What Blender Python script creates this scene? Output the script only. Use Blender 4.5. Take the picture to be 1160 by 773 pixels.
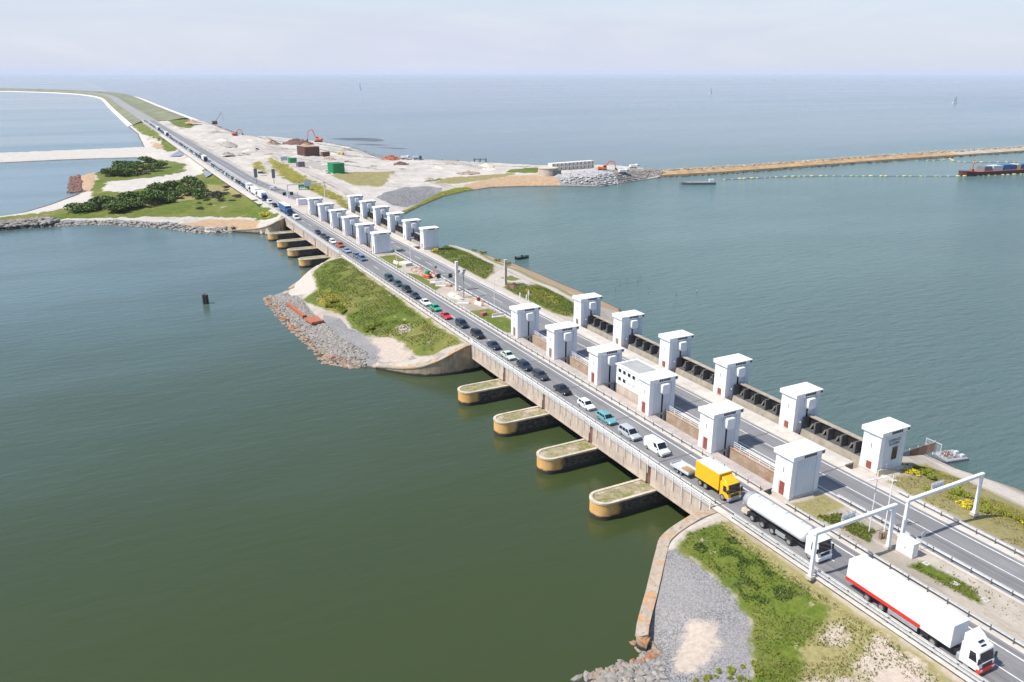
import bpy, bmesh, math, random
import numpy as np
from mathutils import Vector, noise as mnoise
for o in list(bpy.data.objects): bpy.data.objects.remove(o)
R = math.radians
S = bpy.context.scene
COL = S.collection
rnd = random.Random(7)
nrg = np.random.default_rng(11)
# ------------------------------------------------------------------ camera, sky, sun, exposure
cd = bpy.data.cameras.new('camera'); cam = bpy.data.objects.new('camera', cd); COL.objects.link(cam)
cam.location = (0, 0, 65.5)
cam.rotation_euler = (R(90-18.63), 0, R(-27.67))
cd.sensor_width = 36; cd.lens = 36*900/1160; cd.clip_start = 1; cd.clip_end = 200000
S.camera = cam
HAZE = .00004
SUN_EL, SUN_AZ = 54.0, -83.0          # azimuth clockwise from +Y
w = bpy.data.worlds.new('World'); S.world = w; w.use_nodes = True
nt = w.node_tree; nt.nodes.clear()
sky = nt.nodes.new('ShaderNodeTexSky'); sky.sky_type = 'NISHITA'; sky.sun_disc = False
sky.sun_elevation = R(SUN_EL); sky.sun_rotation = R(SUN_AZ % 360)
sky.air_density = 1.0; sky.dust_density = .7; sky.ozone_density = 3.0
tc = nt.nodes.new('ShaderNodeTexCoord')
mp = nt.nodes.new('ShaderNodeMapping'); mp.inputs['Scale'].default_value = (1.6, 1.6, 7)
ns = nt.nodes.new('ShaderNodeTexNoise'); ns.inputs['Scale'].default_value = 2.1; ns.inputs['Detail'].default_value = 6; ns.inputs['Roughness'].default_value = .55
rmp = nt.nodes.new('ShaderNodeMapRange'); rmp.interpolation_type = 'SMOOTHSTEP'
rmp.inputs['From Min'].default_value = .36; rmp.inputs['From Max'].default_value = .7; rmp.inputs['To Min'].default_value = .88; rmp.inputs['To Max'].default_value = 1.0
mixc = nt.nodes.new('ShaderNodeMix'); mixc.data_type = 'RGBA'
ns2 = nt.nodes.new('ShaderNodeTexNoise'); ns2.inputs['Scale'].default_value = 3.2; ns2.inputs['Detail'].default_value = 7; ns2.inputs['Roughness'].default_value = .6; ns2.inputs['Distortion'].default_value = .6
cm = nt.nodes.new('ShaderNodeMapRange'); cm.interpolation_type = 'SMOOTHSTEP'; cm.inputs['From Min'].default_value = .35; cm.inputs['From Max'].default_value = .8
cmix = nt.nodes.new('ShaderNodeMix'); cmix.data_type = 'RGBA'; cmix.inputs['A'].default_value = (3.75, 4.0, 4.75, 1); cmix.inputs['B'].default_value = (4.15, 4.35, 4.95, 1)   # thin high cloud, before the strength
nt.links.new(mp.outputs['Vector'], ns2.inputs['Vector']); nt.links.new(ns2.outputs['Fac'], cm.inputs['Value']); nt.links.new(cm.outputs['Result'], cmix.inputs['Factor']); nt.links.new(cmix.outputs['Result'], mixc.inputs['B'])
bg = nt.nodes.new('ShaderNodeBackground'); bg.inputs['Strength'].default_value = .135
out = nt.nodes.new('ShaderNodeOutputWorld')
L = nt.links.new
L(tc.outputs['Generated'], mp.inputs['Vector']); L(mp.outputs['Vector'], ns.inputs['Vector'])
sxz = nt.nodes.new('ShaderNodeSeparateXYZ'); L(tc.outputs['Generated'], sxz.inputs[0])
fall = nt.nodes.new('ShaderNodeMapRange'); fall.interpolation_type = 'SMOOTHSTEP'
for k_, v_ in (('From Min', .03), ('From Max', .20), ('To Min', 1.), ('To Max', .10)): fall.inputs[k_].default_value = v_
L(sxz.outputs['Z'], fall.inputs['Value'])
mul = nt.nodes.new('ShaderNodeMath'); mul.operation = 'MULTIPLY'
L(ns.outputs['Fac'], rmp.inputs['Value']); L(rmp.outputs['Result'], mul.inputs[0]); L(fall.outputs['Result'], mul.inputs[1]); L(mul.outputs[0], mixc.inputs['Factor'])
L(sky.outputs['Color'], mixc.inputs['A']); L(mixc.outputs['Result'], bg.inputs['Color']); L(bg.outputs['Background'], out.inputs['Surface'])
sd_ = bpy.data.lights.new('sun', 'SUN'); sd_.energy = 4.4; sd_.angle = R(.53); sd_.color = (1, .955, .88)
sun = bpy.data.objects.new('sun', sd_); COL.objects.link(sun)
_az = R(SUN_AZ); sdir = Vector((math.sin(_az)*math.cos(R(SUN_EL)), math.cos(_az)*math.cos(R(SUN_EL)), math.sin(R(SUN_EL))))
sun.rotation_euler = sdir.to_track_quat('Z', 'Y').to_euler(); sun.location = (-100, 0, 200)
S.view_settings.view_transform = 'Standard'; S.view_settings.look = 'None'
S.view_settings.exposure = 0.42; S.view_settings.gamma = 1; S.view_settings.use_curve_mapping = False
S.render.engine = 'CYCLES'
S.cycles.max_bounces = 6; S.cycles.volume_bounces = 2

# ------------------------------------------------------------------ materials
def new_mat(name):
    m = bpy.data.materials.new(name); m.use_nodes = True
    t = m.node_tree; b = t.nodes['Principled BSDF']
    return m, t, b
def node(t, typ, **kw):
    n = t.nodes.new(typ)
    for k, v in kw.items():
        if k in n.inputs: n.inputs[k].default_value = v
        else: setattr(n, k, v)
    return n
def wpos(t, scale=(1, 1, 1), local=False):
    if local:
        g = t.nodes.new('ShaderNodeTexCoord'); o = g.outputs['Object']
    else:
        g = t.nodes.new('ShaderNodeNewGeometry'); o = g.outputs['Position']
    m = node(t, 'ShaderNodeMapping'); m.inputs['Scale'].default_value = scale
    t.links.new(o, m.inputs['Vector']); return m.outputs['Vector']
def nz(t, vec, scale, detail=4, rough=.55):
    n = node(t, 'ShaderNodeTexNoise'); n.inputs['Scale'].default_value = scale; n.inputs['Detail'].default_value = detail; n.inputs['Roughness'].default_value = rough
    t.links.new(vec, n.inputs['Vector']); return n.outputs['Fac']
def mr(t, val, a, b, c=0., d=1., smooth=True):
    n = node(t, 'ShaderNodeMapRange'); n.interpolation_type = 'SMOOTHSTEP' if smooth else 'LINEAR'
    for k, v in zip(('From Min', 'From Max', 'To Min', 'To Max'), (a, b, c, d)): n.inputs[k].default_value = v
    t.links.new(val, n.inputs['Value']); return n.outputs['Result']
def mixcol(t, fac, a, b):
    n = node(t, 'ShaderNodeMix'); n.data_type = 'RGBA'
    for v, s in ((fac, 'Factor'), (a, 'A'), (b, 'B')):
        if isinstance(v, (tuple, list)): n.inputs[s].default_value = (*v, 1)
        elif isinstance(v, (int, float)): n.inputs[s].default_value = v
        else: t.links.new(v, n.inputs[s])
    return n.outputs['Result']
def mth(t, op, a, b=0.):
    n = node(t, 'ShaderNodeMath'); n.operation = op
    for i, v in enumerate((a, b)):
        if isinstance(v, (int, float)): n.inputs[i].default_value = v
        else: t.links.new(v, n.inputs[i])
    return n.outputs[0]
def bump(t, b, h, strength=.3, dist=.1):
    n = node(t, 'ShaderNodeBump'); n.inputs['Strength'].default_value = strength; n.inputs['Distance'].default_value = dist
    t.links.new(h, n.inputs['Height']); t.links.new(n.outputs['Normal'], b.inputs['Normal'])
def sc(c, k): return tuple(min(1, x*k) for x in c)
def M(name, col, rough=.7, metal=0., var=.15, scale=1.2, streak=0., dirt=None, bmp=0., local=False, spec=.5):
    """painted / concrete / metal surface with mottling, rain streaks and dirt of its own colour"""
    m, t, b = new_mat(name)
    v = wpos(t, local=local)
    n1 = nz(t, v, scale, 6, .65)
    c = mixcol(t, mr(t, n1, .3, .7), sc(col, 1-var), sc(col, 1+var))
    if streak:
        v2 = wpos(t, (2.2, 2.2, .14), local)
        f = mr(t, nz(t, v2, 1.3, 5, .7), .48, .78, 0, streak)
        c = mixcol(t, f, c, dirt or sc(col, .45))
    t.links.new(c, b.inputs['Base Color'])
    b.inputs['Roughness'].default_value = rough; b.inputs['Metallic'].default_value = metal; b.inputs['Specular IOR Level'].default_value = spec
    if bmp: bump(t, b, nz(t, v, scale*6, 5, .7), bmp, .05)
    return m
MT = {}
MT['white'] = M('white_paint', (.80, .80, .79), .55, var=.04, scale=.8, streak=.35, dirt=(.50, .47, .43))
MT['white_wall'] = M('white_wall_paint', (.79, .79, .79), .6, var=.04, scale=.5, streak=.38, dirt=(.50, .47, .42))
MT['roofw'] = M('pale_roof_sheet', (.76, .75, .73), .7, var=.08, scale=.9)
MT['steelw'] = M('white_steel', (.74, .75, .75), .45, var=.06, scale=2, streak=.2, dirt=(.45, .36, .27))
MT['rail'] = M('galvanised_rail', (.64, .64, .63), .5, .3, var=.15, scale=3)
MT['post'] = M('dark_post', (.10, .10, .10), .6, var=.2)
MT['conc'] = M('stained_concrete', (.44, .385, .32), .85, var=.16, scale=.35, streak=.6, dirt=(.19, .145, .10), bmp=.25)
MT['fascia'] = M('fascia_concrete', (.50, .405, .325), .85, var=.16, scale=.35, streak=.6, dirt=(.25, .175, .125), bmp=.2)
MT['pale'] = M('pale_concrete', (.50, .455, .40), .85, var=.13, scale=.5, bmp=.2)
MT['pink'] = M('pinkish_paving', (.40, .34, .30), .85, var=.14, scale=.6, bmp=.2)
MT['gateskin'] = M('weathered_gate_concrete', (.33, .285, .225), .85, var=.2, scale=.6, streak=.5, dirt=(.15, .125, .095), bmp=.25)
MT['clad'] = M('blue_grey_cladding', (.64, .68, .72), .55, var=.04, scale=.6, streak=.2, dirt=(.40, .42, .44))
MT['clay'] = M('orange_clay', (.42, .25, .16), .95, var=.2, bmp=.3)
MT['sandh'] = M('pale_sand', (.56, .50, .42), .95, var=.12, bmp=.3)
MT['rubble'] = M('mixed_rubble', (.33, .24, .19), .9, var=.3, bmp=.3)
MT['greyheap'] = M('grey_soil', (.30, .27, .24), .95, var=.25, scale=.5, bmp=.3)
MT['cop'] = M('coping_concrete', (.50, .43, .33), .85, var=.2, scale=.9, bmp=.3)
MT['dark'] = M('dark_void', (.018, .018, .018), .8, var=.3)
MT['black'] = M('black_plastic', (.02, .02, .022), .45, var=.1)
MT['tyre'] = M('tyre_rubber', (.022, .022, .022), .8, var=.2)
MT['rim'] = M('wheel_rim', (.42, .42, .43), .4, .6, var=.1)
MT['door'] = M('rust_red_door', (.26, .065, .04), .6, var=.15, scale=2)
MT['rust'] = M('rusty_orange_steel', (.38, .12, .06), .75, var=.25, scale=1.2, bmp=.2)
MT['brown'] = M('rust_brown_steel', (.17, .085, .06), .8, var=.3, scale=1)
MT['orange'] = M('orange_machine_paint', (.68, .16, .04), .5, var=.15)
MT['yellow'] = M('yellow_truck_paint', (.78, .42, .01), .4, var=.05, scale=1)
MT['red'] = M('red_paint', (.62, .03, .015), .4, var=.05)
MT['green'] = M('green_container_paint', (.015, .27, .09), .55, var=.12, scale=.7)
MT['dgreen'] = M('green_roof_sheet', (.05, .15, .09), .6, var=.12)
MT['bluep'] = M('blue_paint', (.02, .10, .26), .4, var=.08)
MT['truckw'] = M('white_truck_paint', (.78, .78, .775), .35, var=.04, scale=.6, streak=.16, dirt=(.50, .48, .44))
MT['grey'] = M('grey_paint', (.30, .31, .32), .5, var=.1)
MT['lgrey'] = M('light_grey_paint', (.52, .54, .56), .5, var=.1)
MT['wood'] = M('weathered_timber', (.22, .15, .10), .8, var=.3, scale=2)
MT['darkwood'] = M('wet_dark_timber', (.05, .035, .028), .7, var=.3, scale=2)
MT['asphroof'] = M('grey_flat_roof', (.34, .34, .33), .9, var=.12, scale=1)
MT['mark'] = M('road_paint', (.62, .62, .60), .7, var=.15, scale=3)
MT['buoy'] = M('yellow_float', (.60, .52, .20), .5, var=.12)
MT['hull'] = M('dark_red_hull', (.10, .03, .025), .55, var=.25)
MT['deckred'] = M('dull_red_deck', (.36, .12, .09), .7, var=.2)
MT['blockw'] = M('pale_precast', (.66, .62, .56), .8, var=.12, scale=.6)
MT['sign'] = M('blue_sign', (.03, .10, .32), .5, var=.05)
MT['trim'] = M('door_number_grey', (.16, .17, .19), .6, var=.05)
MT['lamp'] = M('clear_lamp_glass', (.75, .77, .78), .15, var=.03)
def glass(name, col=(.012, .016, .02)):
    m, t, b = new_mat(name); b.inputs['Base Color'].default_value = (*col, 1); b.inputs['Roughness'].default_value = .06
    b.inputs['Specular IOR Level'].default_value = .6; return m
MT['glass'] = glass('dark_window_glass')
MT['blind'] = M('pale_window_blind', (.55, .56, .57), .4, var=.05)
def paint():
    m, t, b = new_mat('car_paint')
    oi = node(t, 'ShaderNodeObjectInfo'); t.links.new(oi.outputs['Color'], b.inputs['Base Color'])
    b.inputs['Roughness'].default_value = .28; b.inputs['Coat Weight'].default_value = .5; b.inputs['Coat Roughness'].default_value = .08
    return m
MT['paint'] = paint()
def asphalt():
    m, t, b = new_mat('worn_asphalt'); v = wpos(t)
    c = mixcol(t, mr(t, nz(t, wpos(t, (1.1, .03, 1)), 1.2, 4), .35, .7), (.165, .160, .165), (.21, .205, .205))
    c = mixcol(t, mr(t, nz(t, v, .12, 4), .45, .65, 0, .5), c, (.13, .127, .13))
    c = mixcol(t, mr(t, nz(t, v, 9, 3), .3, .8, 0, .35), c, (.26, .25, .245))
    c = mixcol(t, mr(t, nz(t, wpos(t, (1.9, .006, 1)), 1.0, 3), .5, .66, 0, .55), c, (.115, .112, .115))
    c = mixcol(t, mr(t, nz(t, wpos(t, (.25, .05, 1)), 1.0, 5, .7), .56, .60, 0, .5), c, (.24, .235, .23))
    t.links.new(c, b.inputs['Base Color']); b.inputs['Roughness'].default_value = .85
    bump(t, b, nz(t, v, 30, 2), .15, .02); return m
MT['asph'] = asphalt()
def pier_mat():
    """pier walls: ochre stain on the round nose, black wet band above the water, dark brick on the long sides with their shade painted in"""
    m, t, b = new_mat('pier_stained_concrete')
    g = t.nodes.new('ShaderNodeTexCoord'); sx = node(t, 'ShaderNodeSeparateXYZ'); t.links.new(g.outputs['Object'], sx.inputs[0])
    v = wpos(t)
    n1 = nz(t, v, .9, 6, .7)
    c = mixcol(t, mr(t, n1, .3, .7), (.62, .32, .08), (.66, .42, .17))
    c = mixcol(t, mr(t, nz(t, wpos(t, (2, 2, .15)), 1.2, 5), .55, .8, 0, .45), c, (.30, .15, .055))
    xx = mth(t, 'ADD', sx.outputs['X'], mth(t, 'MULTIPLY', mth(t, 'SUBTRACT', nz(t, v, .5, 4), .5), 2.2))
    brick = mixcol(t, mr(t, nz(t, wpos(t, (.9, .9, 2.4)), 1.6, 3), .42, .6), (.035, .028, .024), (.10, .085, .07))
    c = mixcol(t, mr(t, xx, 2.6, 4.2), c, brick)  # long sides turn to dark brick, their shade included in the colour
    zz = mth(t, 'ADD', sx.outputs['Z'], mth(t, 'MULTIPLY', mth(t, 'SUBTRACT', nz(t, v, 1.1, 4), .5), .7))
    c = mixcol(t, mr(t, zz, 1.0, .6), c, (.035, .030, .024))
    t.links.new(c, b.inputs['Base Color']); b.inputs['Roughness'].default_value = .85
    bump(t, b, n1, .3, .1); return m
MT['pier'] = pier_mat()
def wallmat():
    """quay walls: tan concrete, ochre stains, dark wet foot (world height)"""
    m, t, b = new_mat('quay_wall_concrete'); v = wpos(t)
    g = t.nodes.new('ShaderNodeNewGeometry'); sx = node(t, 'ShaderNodeSeparateXYZ'); t.links.new(g.outputs['Position'], sx.inputs[0])
    c = mixcol(t, mr(t, nz(t, v, .6, 6, .7), .3, .7), (.30, .215, .13), (.47, .37, .26))
    c = mixcol(t, mr(t, nz(t, v, .33, 4), .55, .7, 0, .7), c, (.46, .25, .10))
    c = mixcol(t, mr(t, nz(t, wpos(t, (2, 2, .15)), 1.2, 5), .5, .75, 0, .6), c, (.13, .095, .07))
    zz = mth(t, 'ADD', sx.outputs['Z'], mth(t, 'MULTIPLY', mth(t, 'SUBTRACT', nz(t, v, .9, 4), .5), .8))
    c = mixcol(t, mr(t, zz, .9, .4), c, (.035, .032, .028))
    t.links.new(c, b.inputs['Base Color']); b.inputs['Roughness'].default_value = .88
    bump(t, b, nz(t, v, 3, 5, .7), .3, .1); return m
MT['wall'] = wallmat()
def copemat():
    m, t, b = new_mat('orange_lichen_coping'); v = wpos(t)
    c = mixcol(t, mr(t, nz(t, v, 1.3, 6, .7), .35, .65), (.40, .34, .27), (.31, .25, .19))
    c = mixcol(t, mr(t, nz(t, v, .45, 5, .7), .51, .6, 0, .85), c, (.46, .22, .075))
    c = mixcol(t, mr(t, nz(t, v, 2.5, 3), .62, .7), c, (.16, .09, .05))
    t.links.new(c, b.inputs['Base Color']); b.inputs['Roughness'].default_value = .9; return m
MT['cope_o'] = copemat()
def brickwall():
    m, t, b = new_mat('weathered_brick_wall'); v = wpos(t)
    c = mixcol(t, mr(t, nz(t, v, .5, 6, .7), .35, .65), (.36, .25, .17), (.48, .37, .28))
    c = mixcol(t, mr(t, nz(t, wpos(t, (1, .35, 1)), .5, 4), .54, .66, 0, .8), c, (.38, .12, .07))
    c = mixcol(t, mr(t, nz(t, wpos(t, (1, 1, 6)), 2.2, 2), .55, .75, 0, .4), c, (.15, .11, .08))
    t.links.new(c, b.inputs['Base Color']); b.inputs['Roughness'].default_value = .9
    bump(t, b, nz(t, wpos(t, (1, 1, 4)), 3, 3), .3, .05); return m
MT['brick'] = brickwall()
def rockmat(name, a, c2, stain=None):
    m, t, b = new_mat(name); v = wpos(t)
    c = mixcol(t, mr(t, nz(t, v, .8, 4, .7), .3, .7), a, c2)
    oi = node(t, 'ShaderNodeNewGeometry')
    c = mixcol(t, mr(t, oi.outputs['Random Per Island'], 0, 1, 0, .45), c, sc(a, .45))
    if stain: c = mixcol(t, mr(t, nz(t, v, .3, 4), .5, .6, 0, .8), c, stain)
    t.links.new(c, b.inputs['Base Color']); b.inputs['Roughness'].default_value = .9
    bump(t, b, nz(t, v, 5, 4), .3, .1); return m
MT['rock'] = rockmat('grey_rock', (.35, .315, .275), (.22, .205, .185))
MT['rockrust'] = rockmat('rust_stained_rock', (.28, .23, .19), (.34, .25, .17), (.34, .12, .04))
MT['rockpale'] = rockmat('pale_quarry_rock', (.48, .46, .45), (.37, .36, .36))
def leafmat(name, a, c2, trans=.25):
    m, t, b = new_mat(name); v = wpos(t)
    g = node(t, 'ShaderNodeNewGeometry')
    c = mixcol(t, g.outputs['Random Per Island'], a, c2)
    c = mixcol(t, mr(t, nz(t, v, .35, 3), .4, .65, 0, .5), c, sc(c2, 1.25))
    c = mixcol(t, mr(t, nz(t, v, .11, 3), .5, .62, 0, .55), c, (sc(c2, 1.0)[0]*1.25, c2[1]*1.05, c2[2]*1.3))
    t.links.new(c, b.inputs['Base Color']); b.inputs['Roughness'].default_value = .7; b.inputs['Specular IOR Level'].default_value = .25
    return m
MT['leaf'] = leafmat('dark_green_leaves', (.04, .075, .014), (.12, .175, .04))
MT['leafgrey'] = leafmat('grey_green_leaves', (.075, .075, .045), (.12, .115, .07))
MT['leaflime'] = leafmat('lime_green_leaves', (.13, .17, .018), (.22, .24, .03))
MT['flower'] = leafmat('yellow_blossom', (.42, .36, .02), (.60, .50, .03))
MT['grassleaf'] = leafmat('grass_blades', (.068, .105, .013), (.14, .165, .029))
MT['dryleaf'] = leafmat('dry_grass_blades', (.19, .175, .06), (.27, .24, .10))
def terrain_mat(name, base=((.38, .325, .265), (.48, .425, .36)), gsc=1.0, sand=((.40, .325, .265), (.49, .415, .35))):
    m, t, b = new_mat(name); v = wpos(t)
    n1 = nz(t, v, .25*gsc, 6, .65); n2 = nz(t, v, 1.5*gsc, 5, .65); n3 = nz(t, v, .06*gsc, 5, .6)
    nm = mth(t, 'SUBTRACT', mth(t, 'ADD', mth(t, 'MULTIPLY', n1, .7), mth(t, 'MULTIPLY', n2, .3)), .5)
    c = mixcol(t, mr(t, n1, .3, .7), *base)
    c = mixcol(t, mr(t, n3, .52, .7, 0, .55), c, sc(base[0], .72))
    c = mixcol(t, mr(t, nz(t, v, 5*gsc, 3), .5, .75, 0, .3), c, sc(base[0], .7))
    c = mixcol(t, mr(t, nz(t, wpos(t, (.11*gsc, .028*gsc, .05)), 1.0, 6, .7), .54, .60, 0, .55), c, sc(base[0], .62))
    c = mixcol(t, mr(t, nz(t, v, .45*gsc, 6, .75), .60, .66, 0, .6), c, (.25, .22, .17))
    def lay(c, att, col, e, amp):
        a = node(t, 'ShaderNodeAttribute'); a.attribute_name = att
        f = mr(t, mth(t, 'ADD', a.outputs['Fac'], mth(t, 'MULTIPLY', nm, amp)), -e, e)
        return mixcol(t, f, c, col)
    vo = node(t, 'ShaderNodeTexVoronoi'); vo.inputs['Scale'].default_value = 7*gsc; t.links.new(v, vo.inputs['Vector'])
    grav = mixcol(t, mr(t, vo.outputs['Color'], .2, .8), (.12, .118, .118), (.29, .282, .278))
    grav = mixcol(t, mr(t, n3, .4, .62, 0, .5), grav, (.30, .278, .265))
    c = lay(c, 'gravel', grav, .25, .8)
    ps = mixcol(t, mr(t, n2, .3, .7), (.43, .375, .32), (.52, .465, .41))
    c = lay(c, 'pave', ps, .15, .3)
    osl = mixcol(t, mr(t, n2, .35, .7), (.38, .245, .145), (.45, .33, .22))
    c = lay(c, 'ochre', osl, .6, 2.2)
    gr = mixcol(t, mr(t, n2, .3, .7), (.068, .108, .012), (.14, .165, .027))
    gr = mixcol(t, mr(t, n3, .42, .62), gr, (.165, .165, .042))
    gr = mixcol(t, mr(t, nz(t, v, .17*gsc, 4), .55, .68, 0, .7), gr, (.085, .125, .025))
    gr = mixcol(t, mr(t, nz(t, v, .4*gsc, 5, .7), .60, .68, 0, .8), gr, (.36, .30, .19))
    c = lay(c, 'grass', gr, .5, 5.0/gsc)
    dg = mixcol(t, mr(t, n2, .3, .7), (.22, .19, .075), (.30, .26, .12))
    c = lay(c, 'dry', dg, .5, 4.0/gsc)
    fl = mixcol(t, mr(t, n2, .45, .62), (.15, .15, .035), (.34, .27, .03))
    c = lay(c, 'bloom', fl, .9, 9.0/gsc)
    sn = mixcol(t, mr(t, n2, .3, .7), *sand)
    c = lay(c, 'sand', sn, .7, 7.0/gsc)
    al = mixcol(t, mr(t, n2, .3, .7), (.10, .13, .012), (.24, .22, .03))
    c = lay(c, 'algae', al, .6, 2.5)
    g = node(t, 'ShaderNodeNewGeometry'); sx = node(t, 'ShaderNodeSeparateXYZ'); t.links.new(g.outputs['Position'], sx.inputs[0])
    c = mixcol(t, mr(t, mth(t, 'ADD', sx.outputs['Z'], mth(t, 'MULTIPLY', nm, .6)), .45, .12), c, (.07, .06, .045))
    t.links.new(c, b.inputs['Base Color']); b.inputs['Roughness'].default_value = .95; b.inputs['Specular IOR Level'].default_value = .2
    bump(t, b, mth(t, 'ADD', n2, mth(t, 'MULTIPLY', nz(t, v, 7*gsc, 4, .7), .5)), .5, .25/gsc)
    return m
MT['ground'] = terrain_mat('bank_ground')
MT['groundfar'] = terrain_mat('headland_ground', ((.42, .38, .33), (.54, .50, .45)), .35, ((.44, .405, .355), (.53, .49, .44)))
def water_mat():
    m, t, b = new_mat('water')
    g = node(t, 'ShaderNodeNewGeometry'); sx = node(t, 'ShaderNodeSeparateXYZ'); t.links.new(g.outputs['Position'], sx.inputs[0])
    sea = mr(t, sx.outputs['X'], 95, 125)
    v1 = node(t, 'ShaderNodeMapping'); v1.inputs['Rotation'].default_value = (0, 0, R(25)); v1.inputs['Scale'].default_value = (.30, .75, 1); t.links.new(g.outputs['Position'], v1.inputs['Vector'])
    wv = nz(t, v1.outputs[0], 1.0, 5, .6)
    wv2 = nz(t, wpos(t, (.02, .05, 1)), 1.0, 4, .55)
    big = nz(t, wpos(t, (.0006, .0022, 1)), 1.0, 5, .6)
    mid = nz(t, wpos(t, (.006, .012, 1)), 1.0, 5, .6)
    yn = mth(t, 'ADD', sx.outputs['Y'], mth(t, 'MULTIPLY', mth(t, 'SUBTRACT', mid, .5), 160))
    silt_sky_tint = mr(t, yn, 90, 330)                       # olive sediment near to blue green lake, with growing sky reflection painted in
    lake = mixcol(t, silt_sky_tint, (.040, .056, .019), (.082, .126, .118))
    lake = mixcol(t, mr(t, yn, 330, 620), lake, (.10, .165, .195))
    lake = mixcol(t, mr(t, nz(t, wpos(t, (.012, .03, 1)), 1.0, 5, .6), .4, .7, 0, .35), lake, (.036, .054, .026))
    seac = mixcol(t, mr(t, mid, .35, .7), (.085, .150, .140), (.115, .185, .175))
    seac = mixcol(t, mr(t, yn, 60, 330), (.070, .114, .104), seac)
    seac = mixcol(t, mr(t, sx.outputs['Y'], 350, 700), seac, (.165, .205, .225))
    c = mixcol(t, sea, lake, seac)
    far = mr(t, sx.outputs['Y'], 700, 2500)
    c = mixcol(t, mth(t, 'MULTIPLY', mr(t, big, .38, .62), far), c, (.25, .25, .275))  # far sea body paled: sky reflection put into the base colour
    t.links.new(c, b.inputs['Base Color'])
    t.links.new(mr(t, big, .35, .65, .10, .24), b.inputs['Roughness']); b.inputs['IOR'].default_value = 1.33
    v3 = node(t, 'ShaderNodeMapping'); v3.inputs['Rotation'].default_value = (0, 0, R(38)); v3.inputs['Scale'].default_value = (.11, .42, 1); t.links.new(g.outputs['Position'], v3.inputs['Vector'])
    wv = mth(t, 'ADD', wv, mth(t, 'MULTIPLY', nz(t, v3.outputs[0], 1.0, 3, .5), 1.3))
    hgt = mth(t, 'ADD', mth(t, 'MULTIPLY', wv, mr(t, sea, 0, 1, .24, 2.2)), mth(t, 'MULTIPLY', wv2, .6))
    bump(t, b, hgt, .55, .55)
    return m
MT['water'] = water_mat()

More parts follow.
